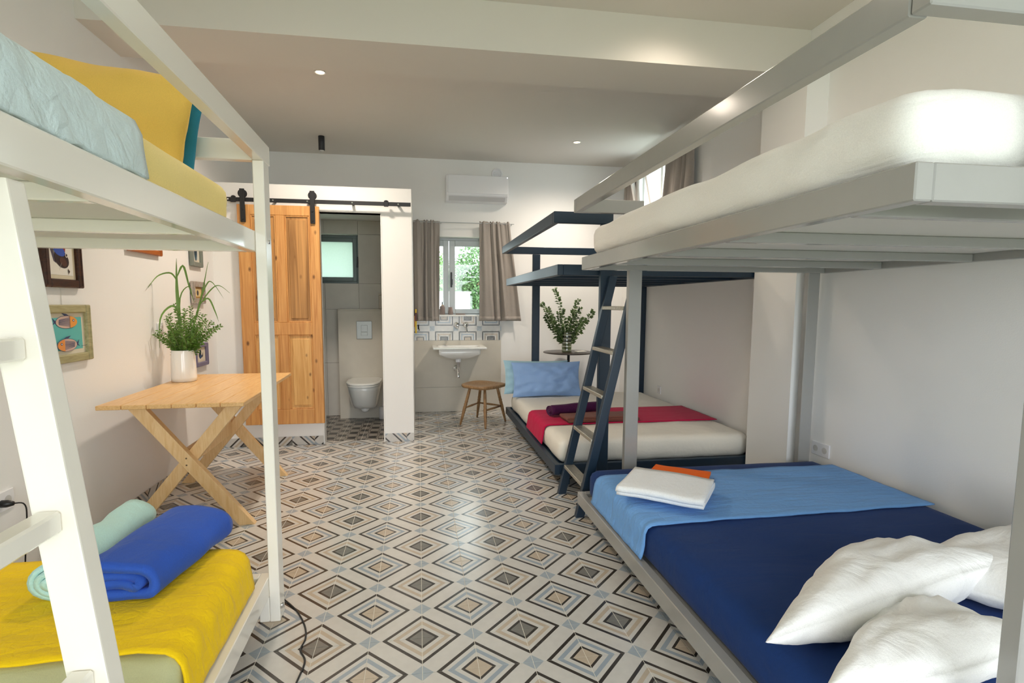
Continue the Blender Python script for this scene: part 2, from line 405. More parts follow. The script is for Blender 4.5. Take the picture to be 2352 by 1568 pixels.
def foldsweep(center, th, L, m, ns=14, amp=.004, seed=0, endround=.5):
    """folded or rolled cloth: thick centre line (local x,z) swept along local y"""
    C_ = [Vector((p[0], p[1])) for p in center]; n = len(C_); left, right = [], []
    for i in range(n):
        d = (C_[min(i+1, n-1)]-C_[max(i-1, 0)]).normalized(); nn = Vector((-d.y, d.x)); left.append(C_[i]+nn*th/2); right.append(C_[i]-nn*th/2)
    ring = left+right[::-1]; R = len(ring); V, F = [], []
    for j in range(ns):
        t = j/(ns-1); y = (t-.5)*L
        for k, p in enumerate(ring):
            i = k if k < n else 2*n-1-k
            jit = nz((p.x*1.0, y, p.y), 9, seed)*amp
            e = amp*1.6*nz((i*.13, 0, seed), 1.0, seed+2) if j in (0, ns-1) else 0
            V.append(tuple(m @ Vector((p.x+jit, y+e, p.y+nz((p.x, y, p.y), 7, seed+4)*amp))))
    for j in range(ns-1):
        for k in range(R): F.append((j*R+k, (j+1)*R+k, (j+1)*R+(k+1) % R, j*R+(k+1) % R))
    for j, fl in ((0, False), (ns-1, True)):
        for i in range(n-1):
            q = (j*R+i, j*R+i+1, j*R+R-2-i, j*R+R-1-i); F.append(q[::-1] if fl else q)
    return V, F
def runner(name, label, path, y0, y1, m, thick=.006, amp=.004, seed=0, loc=None, rotz=0, edge=.008, ns=None, yfun=None, hem=0.0):
    """cloth strip following an x-z path, lying between y0 and y1"""
    P = []
    for a, b_ in zip(path[:-1], path[1:]):
        d = math.hypot(b_[0]-a[0], b_[1]-a[1]); k = max(1, int(d/.022))
        for i in range(k): P.append((a[0]+(b_[0]-a[0])*i/k, a[1]+(b_[1]-a[1])*i/k))
    P.append(path[-1]); n = len(P); ny = ns or int((y1-y0)/.022)
    def f(u, v):
        i = round(u*(n-1)); x, z = P[i]; s = u
        ya, yb = (yfun(u) if yfun else (y0, y1)); y = ya+(yb-ya)*v
        ed = edge*(nz((x*3+z*3, v*5, 0), 2.5, seed)) if v in (0.0, 1.0) else 0
        z2 = z+amp*(.5+nz((x*.8, y*3, z), 5, seed)+.5*nz((x*2, y*6, z), 6, seed+3))
        x2 = x+(amp*1.5*nz((x, y*3, z*2), 6, seed+8) if 0 < u < 1 else 0)
        if hem and i == n-1: z2 += hem*nz((y, 0, 0), 6, seed)
        return (x2, y+ed, z2)
    vf = grid(n, ny, f); o = obj(name, vf, m, None, True, loc=loc)
    if rotz: o.rotation_euler = (0, 0, rotz)
    s = o.modifiers.new('thickness', 'SOLIDIFY'); s.thickness = thick; s.offset = 1
    return o

# ------------------------------------------------------------------ room shell
XL, XR, YB, YP = -1.77, 2.52, 4.40, 3.04           # left wall, right wall, back wall, bathroom partition front
ZC, ZF, ZS = 2.975, 3.06, 2.785                      # rear ceiling, front ceiling, beam underside
T = .15
def struct(name, vf, m, label, cat):
    o = obj(name, vf, m); tag(o, label, cat, None, 'structure'); return o
floor = struct('floor', box(XL-T, XR+T, YR-T, YB, -.12, -.0017), GROUT, 'floor of pale grout under grey, beige and blue diamond patterned tiles', 'floor')
wl = struct('wall_left', box(XL-T, XL, YR-T, YB+T, -.12, 3.2), WALL, 'white plastered wall behind the cream bunk bed and the wooden table', 'wall')
# right wall with a high window
W3 = (2.92, 3.95, 2.05, 2.80)
struct('wall_right', join(box(XR, XR+T, YR-T, W3[0], -.12, 3.2), box(XR, XR+T, W3[1], YB+T, -.12, 3.2), box(XR, XR+T, W3[0], W3[1], -.12, W3[2]), box(XR, XR+T, W3[0], W3[1], W3[3], 3.2)), WALL, 'white wall along the grey and navy bunk beds', 'wall')
# back wall with the window over the basin and the bathroom window
W1 = (.06, .94, 1.155, 2.09); W2 = (-1.36, -.675, 1.53, 2.085)
def wall_y(y0, y1, x0, x1, z0, z1, holes):
    xs = sorted({x0, x1, *[h[0] for h in holes], *[h[1] for h in holes]}); parts = []
    for a, b_ in zip(xs[:-1], xs[1:]):
        z = z0
        for h in sorted([h for h in holes if h[0] <= a+1e-6 and h[1] >= b_-1e-6], key=lambda h: h[2]):
            parts.append(box(a, b_, y0, y1, z, h[2])); z = h[3]
        parts.append(box(a, b_, y0, y1, z, z1))
    return join(*[p for p in parts if p[0][1][2]-p[0][0][2] > 1e-6])
wback = struct('wall_back', wall_y(YB, YB+.25, XL, XR, -.12, 3.2, [W1, W2]), WALL, 'white back wall behind the air conditioner, curtains and side table', 'wall')
struct('wall_rear', wall_y(YR-T, YR, XL, XR, -.12, 3.2, [DOOR]), WALL, 'white wall with the wide garden door opening, behind the viewpoint', 'wall')
struct('ceiling', join(box(XL, XR, 1.273, YB, ZC, 3.2), box(XL, XR, YR, 1.273, ZF, 3.2)), CEIL, 'off-white painted ceiling with recessed spotlights', 'ceiling')
struct('beam', box(XL, XR, 1.273, 1.71, ZS, ZC), CEIL, 'deep white ceiling beam spanning the room', 'beam')
struct('pillar', box(2.37, XR, 1.09, 1.52, 0, ZS), WALL, 'shallow white wall pillar between the grey and navy bunk beds', 'pillar')
# bathroom box
OP = (-.885, -.322, 2.113)
struct('wall_bathroom', join(box(XL, OP[0], YP, YP+.1, 0, 2.34), box(OP[1], -.055, YP, YP+.1, 0, 2.34), box(OP[0], OP[1], YP, YP+.1, OP[2], 2.34), box(-.155, -.055, YP+.1, YB, 0, 2.34), box(XL, -.155, YP+.1, YB, 2.24, 2.34)), WALL, 'white partition wall of the bathroom carrying the black sliding track', 'wall')
struct('trim_1', join(cbox(OP[1]-.012, OP[1], YP-.004, YP+.104, 0, OP[2]), cbox(OP[0], OP[0]+.012, YP-.004, YP+.104, 0, OP[2]), cbox(OP[0], OP[1], YP-.004, YP+.104, OP[2], OP[2]+.012)), TRIMW, 'thin white edge trim lining the bathroom doorway', 'trim')

# large stone slabs, each a piece of its wall
def slabs_y(parent, name, m, xs, zs, y0, y1, gap=.0015, holes=[]):
    for a, b_ in zip(xs[:-1], xs[1:]):
        for c, d in zip(zs[:-1], zs[1:]):
            if any(a < h[1]-1e-6 and b_ > h[0]+1e-6 and c < h[3]-1e-6 and d > h[2]+1e-6 for h in holes): continue
            obj(name, cbox(a+gap, b_-gap, y0, y1, c+gap, d-gap, .001), m, parent)
slabs_y(wback, 'stone_panel', STONE, [-.055, .99], [0, .30, .866], 4.388, 4.40)
bw = thing('wall_bathroom_back', 'grey stone tiled bathroom back wall with a small frosted window', 'wall', (-.9, 4.33, 0), kind='structure')
slabs_y(bw, 'stone_panel', STONED, [XL, -1.36, -1.05, -.675, -.155], [0, .62, 1.235, 1.53, 2.085, 2.24], 4.33, 4.40, .001, [W2])
bl = thing('wall_bathroom_side', 'grey stone tiled bathroom side wall', 'wall', (-.16, 3.7, 0), kind='structure')
for a, b_ in ((3.14, 3.75), (3.75, 4.33)):
    for c, d in ((0, 1.235), (1.235, 2.24)):
        obj('stone_panel', cbox(-.167, -.155, a+.001, b_-.001, c+.001, d-.001, .001), STONED, bl)
        obj('stone_panel', cbox(XL, XL+.012, a+.001, b_-.001, c+.001, d-.001, .001), STONED, bl)
cist = thing('wall_cistern', 'half-height grey stone clad cistern wall behind the toilet', 'wall', (-.53, 4.24, 0), kind='structure')
obj('stone_panel', cbox(-.89, -.168, 4.15, 4.165, 0, 1.222, .001), STONE, cist); obj('stone_panel', cbox(-.89, -.168, 4.15, 4.329, 1.223, 1.238, .001), STONE, cist)
obj('core', box(-.888, -.17, 4.166, 4.329, 0, 1.222), STONED, cist)

# ------------------------------------------------------------------ tiles
def tile_mesh(name, a=.2, g=.0012, z0=-.0016, z1=0.0, c=.0005):
    me = bpy.data.meshes.new(name); h = a-g
    V = [(g, g, z0), (h, g, z0), (h, h, z0), (g, h, z0), (g, g, z1-c), (h, g, z1-c), (h, h, z1-c), (g, h, z1-c), (g+c, g+c, z1), (h-c, g+c, z1), (h-c, h-c, z1), (g+c, h-c, z1)]
    F = [(0, 1, 5, 4), (1, 2, 6, 5), (2, 3, 7, 6), (3, 0, 4, 7), (4, 5, 9, 8), (5, 6, 10, 9), (6, 7, 11, 10), (7, 4, 8, 11), (8, 9, 10, 11)]
    V = [(x-a/2, y-a/2, z) for x, y, z in V]
    me.from_pydata(V, [], F); uv = me.uv_layers.new(name='UVMap')
    for l in me.loops:
        x, y, _ = me.vertices[l.vertex_index].co; uv.data[l.index].uv = (x/a+.5, y/a+.5)
    return me, V, F
TM, TV, TF = tile_mesh('floor_tile'); TM.materials.append(TILE)
TS, _, _ = tile_mesh('bathroom_tile'); TS.materials.append(STAR)
def orient(i, j):
    if i % 2 == 0 and j % 2 == 0: return 0
    if i % 2 == 1 and j % 2 == 1: return 2
    return 1 if i % 2 == 1 else 3          # A corner at (i+1, j) or (i, j+1)
def project(p):
    d = Vector(p)-Vector((.0003, -1.976, 1.2963)); z = d.dot(fw)
    if z < .1: return None
    return 1148.7+1217*d.dot(rt)/z, 815.9-1217*d.dot(up)/z, z
cells = []
for i in range(-9, 13):
    for j in range(-20, 22):
        x0, y0 = .2*i, .2*j
        x1, y1 = x0+.2, y0+.2
        if x1 <= XL or x0 >= XR or y1 <= YR or y0 >= YB: continue
        cut = x0 < XL-1e-6 or x1 > XR+1e-6 or y0 < YR-1e-6 or y1 > YB+1e-6 or (x0 < -.055 and y1 > YP)
        q = project((x0+.1, y0+.1, 0)); area = 0
        if q and -60 < q[0] < 2412 and 700 < q[1] < 1600:
            hid = (x0 > .9 and -1.1 < y0 < .95) or (x0 > .95 and 1.5 < y0 < 3.7) or (x1 < -.68 and y1 < .25)
            area = (0 if hid else 1)/q[2]**3
        cells.append((area, i, j, cut))
cells.sort(key=lambda c: -c[0])
def cut_tile(i, j):
    """tile clipped to the floor area outside the bathroom"""
    x0, x1, y0, y1 = max(.2*i, XL), min(.2*i+.2, XR), max(.2*j, YR), min(.2*j+.2, YB)
    R_ = []
    if x0 < -.055 and y1 > YP+.0:
        if y0 < YP: R_.append((x0, min(x1, XR), y0, YP))
        if x1 > -.055: R_.append((-.055, x1, max(y0, YP if y0 < YP else y0), y1))
        if x0 < OP[1] and x1 > OP[0] and y0 < YP+.1: R_.append((max(x0, OP[0]), min(x1, OP[1]), max(y0, YP), min(y1, YP+.1)))
    else: R_.append((x0, x1, y0, y1))
    return [r for r in R_ if r[1]-r[0] > .004 and r[3]-r[2] > .004]
def tile_uv(i, j, x, y):
    u, v = (x-.2*i)/.2, (y-.2*j)/.2; k = orient(i, j)
    if k == 0: return u, v
    if k == 2: return 1-u, 1-v
    if k == 1: return v, 1-u
    return 1-v, u
restV, restF, restUV, count = [], [], [], 0
def rest_quad(i, j, r, o_):
    x0, x1, y0, y1 = r; n = len(o_[0]); g = .0011
    o_[0].extend([(x, y, z) for z in (-.0016, 0) for x, y in ((x0+g, y0+g), (x1-g, y0+g), (x1-g, y1-g), (x0+g, y1-g))])
    for q in ((4, 5, 6, 7), (0, 1, 5, 4), (1, 2, 6, 5), (2, 3, 7, 6), (3, 0, 4, 7)):
        o_[1].append(tuple(n+k for k in q)); o_[2].append([tile_uv(i, j, *o_[0][n+k][:2]) for k in q])
def uvobj(name, V, F, UV, m, parent, kind=None):
    o = obj(name, (V, F), m, parent); l = o.data.uv_layers.new(name='UVMap'); k = 0
    for u in UV:
        for c in u: l.data[k].uv = c; k += 1
    if kind: o['kind'] = kind
    return o
for area, i, j, cut in cells:
    if count < 298 and area > 0:
        if not cut:
            o = bpy.data.objects.new('tile', TM); o.location = (.2*i+.1, .2*j+.1, 0); o.rotation_euler = (0, 0, orient(i, j)*PI/2); o.parent = floor; COL.objects.link(o); count += 1
        else:
            for r in cut_tile(i, j):
                b3 = ([], [], []); rest_quad(i, j, r, b3); uvobj('tile', *b3, TILE, floor); count += 1
    else:
        for r in cut_tile(i, j): rest_quad(i, j, r, (restV, restF, restUV))
uvobj('tile_field', restV, restF, restUV, TILE, floor, 'stuff')
bf = struct('floor_bathroom', box(XL, -.155, YP+.1, YB, -.0016, -.00159), GROUT, 'bathroom floor of dark star patterned tiles', 'floor')
for i in range(-8, 0):
    for j in range(6):
        x, y = -.26-.2*(i+8), YP+.2+.2*j
        if y > 4.3: continue
        o = bpy.data.objects.new('tile', TS); o.location = (x, y, 0); o.parent = bf; COL.objects.link(o)

# splashback: tiles laid on the diagonal and cut to the rectangle
def clip(poly, ax, val, keep_gt):
    out = []
    for k in range(len(poly)):
        a, b_ = poly[k], poly[(k+1) % len(poly)]; ia = (a[ax] > val) == keep_gt; ib = (b_[ax] > val) == keep_gt
        if ia: out.append(a)
        if ia != ib:
            t = (val-a[ax])/(b_[ax]-a[ax]); out.append(tuple(a[q]+(b_[q]-a[q])*t for q in range(2)))
    return out
def cut_wall_tile(poly, uvf, place, parent, m=TILE, d=.006):
    n = len(poly); V = [place(p, d) for p in poly]+[place(p, 0) for p in poly]
    F = [tuple(range(n))]+[(k, k+n, (k+1) % n+n, (k+1) % n) for k in range(n)]
    UV = [[uvf(poly[k % n]) for k in f] for f in F]
    return uvobj('tile', V, F, UV, m, parent)
SX0, SX1, SZ0, SZ1 = -.055, .99, .867, 1.152; OX, OZ = .299, .866; r2 = math.sqrt(.5)
for i in range(-6, 8):
    for j in range(-6, 8):
        g = .0055
        P = []
        for a, b_ in ((g, g), (1-g, g), (1-g, 1-g), (g, 1-g)):
            e1, e2 = (i+a)*.2, (j+b_)*.2; P.append((OX+(e1-e2)*r2, OZ+(e1+e2)*r2))
        for ax, val, gt in ((0, SX0, True), (0, SX1, False), (1, SZ0, True), (1, SZ1, False)):
            P = clip(P, ax, val, gt) if P else P
        if len(P) < 3: continue
        def uvf(p, i=i, j=j):
            s, t = (p[0]-OX)*r2+(p[1]-OZ)*r2, -(p[0]-OX)*r2+(p[1]-OZ)*r2
            return tile_uv(i, j, s, t)
        cut_wall_tile(P, uvf, lambda p, d: (p[0], 4.394-d, p[1]), wback)
obj('splash_bed', box(SX0, SX1, 4.3945, 4.3999, SZ0, SZ1), GROUT, wback)
# baseboards cut from the same tiles
def baseboard(name, label, a0, a1, place, seed=0):
    t = thing(name, label, 'baseboard', place((a0, 0), 0), kind='structure'); a = a0; k = seed
    while a < a1-.004:
        e = min(a+.2, a1); P = [(a+.001, 0.001), (e-.001, 0.001), (e-.001, .08), (a+.001, .08)]
        k += 1; off = (.0, .5)[k % 2]
        cut_wall_tile(P, (lambda p, a=a, off=off, k=k: ((p[0]-a)/.2 if k % 2 else 1-(p[0]-a)/.2, .03+p[1]/.2+off) if True else 0), place, t)
        a = e
    return t
baseboard('baseboard_left', 'cut patterned tile skirting along the left wall behind the table', .30, 3.03, lambda p, d: (XL+.002+d, p[0], p[1]))
baseboard('baseboard_bathroom', 'cut patterned tile skirting under the sliding door', XL+.01, OP[0], lambda p, d: (p[0], YP-.001-d, p[1]), 1)
baseboard('baseboard_partition', 'short cut patterned tile skirting right of the bathroom doorway', OP[1], -.055, lambda p, d: (p[0], YP-.001-d, p[1]))

# ------------------------------------------------------------------ windows
def frame_y(x0, x1, z0, z1, y0, y1, w, wb=None):
    wb = wb or w
    return join(cbox(x0, x0+w, y0, y1, z0, z1), cbox(x1-w, x1, y0, y1, z0, z1), cbox(x0+w, x1-w, y0, y1, z1-w, z1), cbox(x0+w, x1-w, y0, y1, z0, z0+wb))
w1 = thing('window_1', 'grey aluminium two-sash window over the basin with garden view', 'window', (.5, 4.55, 1.155), kind='structure')
obj('window_frame', frame_y(W1[0], W1[1], W1[2], W1[3], 4.52, 4.58, .03), ALU, w1)
for (a, b_) in ((.09, .368), (.372, .91)):
    s = obj('sash', frame_y(a, b_, 1.185, 2.06, 4.505, 4.555, .07, .055), ALU, w1); obj('pane', box(a+.06, b_-.06, 4.528, 4.532, 1.23, 2.0), GLASS, s)
obj('handle', join(cbox(.39, .412, 4.490, 4.5049, 1.53, 1.60), cbox(.385, .405, 4.470, 4.490, 1.50, 1.68)), BLACKP, w1)
struct('sill_1', cbox(W1[0]-.0, W1[1], 4.372, 4.52, 1.153, 1.171), TRIMW, 'white window sill board over the splashback', 'sill')
w2 = thing('window_2', 'small frosted bathroom window in a dark grey frame', 'window', (-1.0, 4.5, 1.53), kind='structure')
obj('window_frame', frame_y(W2[0], W2[1], W2[2], W2[3], 4.46, 4.52, .03), ALUD, w2)
obj('sash', frame_y(W2[0]+.03, W2[1]-.03, W2[2]+.03, W2[3]-.03, 4.45, 4.49, .045), ALUD, w2)
obj('pane', box(W2[0]+.06, W2[1]-.06, 4.475, 4.481, W2[2]+.06, W2[3]-.06), FROST, w2); obj('handle', bar((-.70, 4.43, 1.72), (-.69, 4.43, 1.84), .015, .02), BLACKP, w2)
w3 = thing('window_3', 'high bright window behind brown curtains above the navy bunk', 'window', (2.6, 3.4, 2.05), kind='structure')
V = join(cbox(XR+.05, XR+.11, W3[0], W3[0]+.03, W3[2], W3[3]), cbox(XR+.05, XR+.11, W3[1]-.03, W3[1], W3[2], W3[3]), cbox(XR+.05, XR+.11, W3[0]+.03, W3[1]-.03, W3[3]-.03, W3[3]), cbox(XR+.05, XR+.11, W3[0]+.03, W3[1]-.03, W3[2], W3[2]+.03), cbox(XR+.04, XR+.11, 3.44, 3.49, W3[2]+.03, W3[3]-.03))
obj('window_frame', V, TRIMW, w3); obj('pane', box(XR+.078, XR+.082, W3[0]+.03, W3[1]-.03, W3[2]+.03, W3[3]-.03), GLASS, w3)
s = obj('tilted_sash', join(*[xf(v, Matrix.Translation((XR+.03, 0, W3[2]+.035)) @ Matrix.Rotation(-.22, 4, 'Y')) for v in (cbox(-.02, .02, 3.50, 3.54, 0, .66), cbox(-.02, .02, 3.88, 3.92, 0, .66), cbox(-.02, .02, 3.54, 3.88, 0, .04), cbox(-.02, .02, 3.54, 3.88, .62, .66))]), TRIMW, w3)

# ------------------------------------------------------------------ ceiling lights, air conditioner, vent
def downlight(x, y, z, label, watts):
    t = thing('recessed_spotlight', label, 'ceiling light', (x, y, z), group='recessed ceiling spotlights')
    obj('trim_ring', lathe([(.030, z-.0005), (.043, z-.0005), (.043, z-.006), (.034, z-.008), (.030, z-.0005)], x, y, 24, cap=False), TRIMW, t, True)
    obj('bulb', lathe([(.004, z-.001), (.030, z-.001), (.030, z-.003), (.004, z-.0035)], x, y, 20), LAMPE, t)
    l = bpy.data.lights.new('spot_lamp', 'SPOT'); l.energy = watts; l.color = (1.0, .87, .73); l.spot_size = 2.75; l.spot_blend = 1.0; l.shadow_soft_size = .09
    o = bpy.data.objects.new('spot_lamp', l); o.location = (x, y, z-.03); COL.objects.link(o)
downlight(-.689, 2.207, ZC, 'lit round spotlight in the ceiling over the sliding door side', 90)
downlight(1.64, 3.513, ZC, 'lit round spotlight in the ceiling near the high brown curtains', 85)
downlight(1.50, .93, ZF, 'lit round spotlight in the front ceiling over the grey bunk', 15)
downlight(-.60, .55, ZF, 'lit round spotlight in the front ceiling over the cream bunk', 14)
downlight(1.35, -.75, ZF, 'lit round spotlight in the front ceiling nearest the garden door', 5)
t = thing('surface_spotlight', 'short black cylinder spotlight mounted under the ceiling near the partition', 'ceiling light', (-.948, 3.753, ZC))
obj('body', lathe([(.030, ZC), (.031, ZC-.004), (.031, ZC-.135), (.028, ZC-.138)], -.948, 3.753, 24), BLACKM, t, True)
obj('lens', lathe([(.024, ZC-.1385), (.022, ZC-.141)], -.948, 3.753, 20), CHROME, t)
ac = thing('air_conditioner', 'white wall-mounted air conditioner above the basin window', 'air conditioner', (.68, 4.30, 2.47))
def acprof(x): return [(4.398, 2.478), (4.26, 2.478), (4.195, 2.535), (4.185, 2.56), (4.185, 2.745), (4.195, 2.757), (4.398, 2.757)]
pr = acprof(0); n = len(pr); V = [(x, y, z) for x in (.321, .329, 1.031, 1.039) for y, z in pr]
V = [(x, y+(.012 if x in (.321, 1.039) and y < 4.39 else 0), z) for x, y, z in V]
F = [tuple(range(n))[::-1], tuple(range(3*n, 4*n))]+[(s*n+k, s*n+(k+1) % n, (s+1)*n+(k+1) % n, (s+1)*n+k) for s in range(3) for k in range(n)]
obj('housing', (V, F), WHITEP, ac)
obj('front_panel', cbox(.345, 1.035, 4.179, 4.186, 2.552, 2.752, .002), WHITEP, ac)
def acq(y): return 2.478+(4.26-y)/.065*.057
obj('air_flap', xf(cbox(.355, 1.005, -.004, .0, .004, .070, .002), Matrix.Translation((0, 4.256, 2.478)) @ Matrix.Rotation(math.atan2(.065, .057), 4, 'X')), mat('flap_grey', '#c9c8ca', .3), ac, label='pale grey air outlet flap')
obj('status_light', cbox(1.018, 1.026, 4.176, 4.179, 2.735, 2.742), emis('led', '#ffffff', 2), ac)
v = thing('round_vent', 'round white wall vent half hidden behind the air conditioner', 'vent', (.935, 4.39, 2.83))
obj('rim', lathe([(.068, 4.399), (.066, 4.388), (.050, 4.384), (.048, 4.390)], .935, 0, 32, 'y', 2.832), WHITEP, v, True)
for k in range(5): obj('louvre', cbox(.935-math.sqrt(max(.0001, .046**2-((k-2)*.018)**2)), .935+math.sqrt(max(.0001, .046**2-((k-2)*.018)**2)), 4.382, 4.389, 2.832+(k-2)*.018-.005, 2.832+(k-2)*.018+.005, .002), WHITEP, v)

# ------------------------------------------------------------------ curtains
def curtain(name, label, place, W_top, W_bot, ztop, zbot, folds, seed, flare=0.0):
    def f(u, v):
        z = ztop+(zbot-ztop)*v; w = W_top+(W_bot-W_top)*v
        uu = u+.07*math.sin(u*9+seed)+.03*math.sin(u*23+seed*2)
        ph = uu*folds*2*PI+.5*math.sin(v*2.2+seed)+.9*nz((u*3, v*1.5, 0), 1.5, seed)
        am = (.008+.022*v**.6)*(.55+.9*abs(nz((u*4, .3, 0), 1.3, seed+2)+.45))
        d = am*math.sin(ph)+.006*(1-v)**3*math.sin(ph*2.6)+.008*nz((u*8, v*2, 1), 1.0, seed)
        if v < .04: z += .008*math.sin(ph*1.7)
        return place(u*w+flare*v*u, d, z)
    t = thing(name, label, 'curtain', place(0, 0, ztop), group='brown linen curtains')
    o = obj('cloth', grid(int(folds*22), 40, f), LINEN, t, True); s = o.modifiers.new('thickness', 'SOLIDIFY'); s.thickness = .003
    o2 = obj('hem', grid(int(folds*22), 3, lambda u, v: f(u, .955+.045*v)[:1]+(f(u, .955+.045*v)[1]-.003,)+f(u, .955+.045*v)[2:]), LINEN, t, True); s = o2.modifiers.new('thickness', 'SOLIDIFY'); s.thickness = .003
    return t
curtain('curtain', 'brown linen curtain hanging left of the basin window, next to the partition', lambda a, d, z: (-.052+a, 4.325+d, z), .305, .295, 2.262, 1.10, 3.6, 1)
curtain('curtain', 'brown linen curtain hanging right of the basin window, flaring towards the navy bunk', lambda a, d, z: (.718+a, 4.325+d, z), .355, .50, 2.262, 1.10, 4, 2)
cr_ = thing('curtain_rod', 'thin steel curtain rod over the basin window', 'curtain rod', (.5, 4.33, 2.245))
obj('rod', tube([(-.05, 4.325, 2.243), (1.13, 4.325, 2.243)], .005, 8), ALU, cr_); obj('bracket', tube([(.27, 4.33, 2.243), (.27, 4.399, 2.243)], .004, 6), ALU, cr_); obj('bracket', tube([(1.11, 4.33, 2.243), (1.11, 4.399, 2.243)], .004, 6), ALU, cr_)
curtain('curtain', 'brown curtain on the near side of the high window above the navy bunk', lambda a, d, z: (2.46-d, 2.62+a, z), .55, .72, 2.90, 1.75, 4.2, 3)
curtain('curtain', 'brown curtain on the far side of the high window, by the back corner', lambda a, d, z: (2.46-d, 4.26-a, z), .42, .50, 2.90, 1.75, 3.6, 4)
cr2 = thing('curtain_rod', 'thin steel curtain rod over the high window', 'curtain rod', (2.46, 3.4, 2.885))
obj('rod', tube([(2.46, 2.55, 2.885), (2.46, 4.32, 2.885)], .005, 8), ALU, cr2)
for y in (2.56, 4.31): obj('bracket', tube([(2.465, y, 2.885), (2.519, y, 2.885)], .004, 6), ALU, cr2)

# ------------------------------------------------------------------ bunk beds
def bolt(parent, c, axis='x', r=.008, m=CHROME):
    a = c[0] if axis == 'x' else c[1]
    obj('bolt', lathe([(r, a), (r, a+.002), (r*.6, a+.005)], c[0] if axis == 'y' else 0, c[1] if axis == 'x' else 0, 12, axis, c[2]), m, parent)
def bunk_right(name, label, m, y0, y1, full_near, tubes, board):
    t = thing(name, label, 'bunk bed', (1.7, (y0+y1)/2, 0))
    x0, x1 = .93, 2.50
    for z0, z1 in ((.110, .183), (1.495, 1.568)):
        low = z0 < 1
        obj('side_rail', cbox(x0, x0+.04, y0, y1, z0, z1), m, t); obj('side_rail', cbox(x1-.04, x1, y0, y1, z0, z1), m, t)
        obj('end_rail', cbox(x0+.04, x1-.04, y0, y0+.04, z0, z1), m, t); obj('end_rail', cbox(x0+.04, x1-.04, y1-.04, y1, z0, z1), m, t)
        obj('bed_board', cbox(x0+.041, x1-.041, y0+.041, y1-.041, z0+.036, z0+.052), board if not low else m, t)
    for y in tubes: obj('cross_bar', cbox(x0+.041, x1-.041, y, y+.03, 1.495, 1.5305), m, t)
    for x in (1.22, 2.385 if full_near else 2.438):
        for ya in (y0-.0405, y1+.0005):
            obj('post', cbox(x, x+.08, ya, ya+.04, 0, (1.8215 if full_near else 1.8345)), m, t)
    for x in (x0+.10, x1-.18):
        for y in (y0+.1, (y0+y1)/2, y1-.14): obj('foot', cbox(x, x+.04, y, y+.04, 0, .1095), m, t)
    zg0, zg1 = (1.822, 1.897) if full_near else (1.835, 1.910)
    obj('guard_rail', cbox(x0-.04, x0, y0-(.0 if full_near else .0), y1, zg0, zg1), m, t)
    nx_, fx_ = (x1, 1.30) if full_near else (1.30, x1)
    obj('guard_end_rail', cbox(x0-.04, nx_, y0-.0425, y0-.002, zg0, zg1), m, t); obj('guard_end_rail', cbox(x0-.04, fx_, y1+.001, y1+.0405, zg0, zg1), m, t)
    return t
bunk_right('grey_bunk_bed', 'silver grey steel bunk bed with a navy lower bed against the right wall', GREYP, -1.08, 1.0, True, (-.91, -.41, .08, .555), BOARDW)
bunk_right('navy_bunk_bed', 'dark navy steel bunk bed with a bare upper deck by the back wall', NAVYP, 1.535, 3.66, False, (1.95, 2.35, 2.75, 3.15), NAVYP)
PIV = (-.594, .235, 0); RZ = .0175
t = thing('cream_bunk_bed', 'glossy cream steel bunk bed with yellow bedding along the left wall', 'bunk bed', PIV, RZ)
x0, x1 = -1.715, -.614
for z0, z1 in ((.108, .190), (1.495, 1.573)):
    obj('side_rail', cbox(x1-.04, x1-.0005, -1.85, .24, z0, z1), CREAM, t); obj('side_rail', cbox(x0, x0+.04, -1.85, .24, z0, z1), CREAM, t)
    obj('end_rail', cbox(x0+.04, x1-.04, .20, .24, z0, z1), CREAM, t); obj('end_rail', cbox(x0+.04, x1-.04, -1.85, -1.81, z0, z1), CREAM, t)
    obj('bed_board', cbox(x0+.041, x1-.041, -1.809, .199, z0+.036, z0+.052), BOARDW, t)
for y in (-.30, -.80, -1.30): obj('cross_bar', cbox(x0+.041, x1-.041, y, y+.03, 1.495, 1.5305), CREAM, t)
obj('post', cbox(-.614, -.574, .195, .275, 0, 1.8345), CREAM, t); obj('post', cbox(-.614, -.574, -1.88, -1.80, 0, 1.8345), CREAM, t)
for y in (.196, -1.84): obj('foot', cbox(x1-.04, x1-.0008, y, y+.043, 0, .1075), CREAM, t); obj('foot', cbox(x0, x0+.04, y, y+.043, 0, .1075), CREAM, t)
obj('guard_rail', cbox(-.614, -.574, -1.9, .296, 1.835, 1.910), CREAM, t)
obj('guard_end_rail', cbox(x0, -.6145, .20, .24, 1.835, 1.910), CREAM, t)
bolt(t, (-.574, .235, 1.535)); bolt(t, (-.574, .235, .05))

# ladders
def slanted_rail(xb, xt, w, y0, y1, zt):
    sl = (xt-xb)/zt; V = [(xb, y0, 0), (xb+w, y0, 0), (xt+w, y0, zt), (xt, y0, zt)]; V += [(x, y1, z) for x, _, z in V]
    bm = bmesh.new(); vs = [bm.verts.new(v) for v in V]
    for f in ((0, 1, 2, 3), (7, 6, 5, 4), (0, 4, 5, 1), (1, 5, 6, 2), (2, 6, 7, 3), (3, 7, 4, 0)): bm.faces.new([vs[k] for k in f])
    bmesh.ops.recalc_face_normals(bm, faces=bm.faces[:]); bmesh.ops.bevel(bm, geom=bm.edges[:], offset=.003, segments=2, affect='EDGES', profile=.7)
    bm.verts.index_update(); r = ([tuple(v.co) for v in bm.verts], [tuple(v.index for v in f.verts) for f in bm.faces]); bm.free(); return r
t = thing('cream_ladder', 'cream steel ladder leaning against the cream bunk bed', 'ladder', (-.48, -1.2, 0))
for y in (-1.05, -1.46): obj('ladder_rail', slanted_rail(-.511, -.676, .062, y, y+.04, 1.485), CREAM, t)
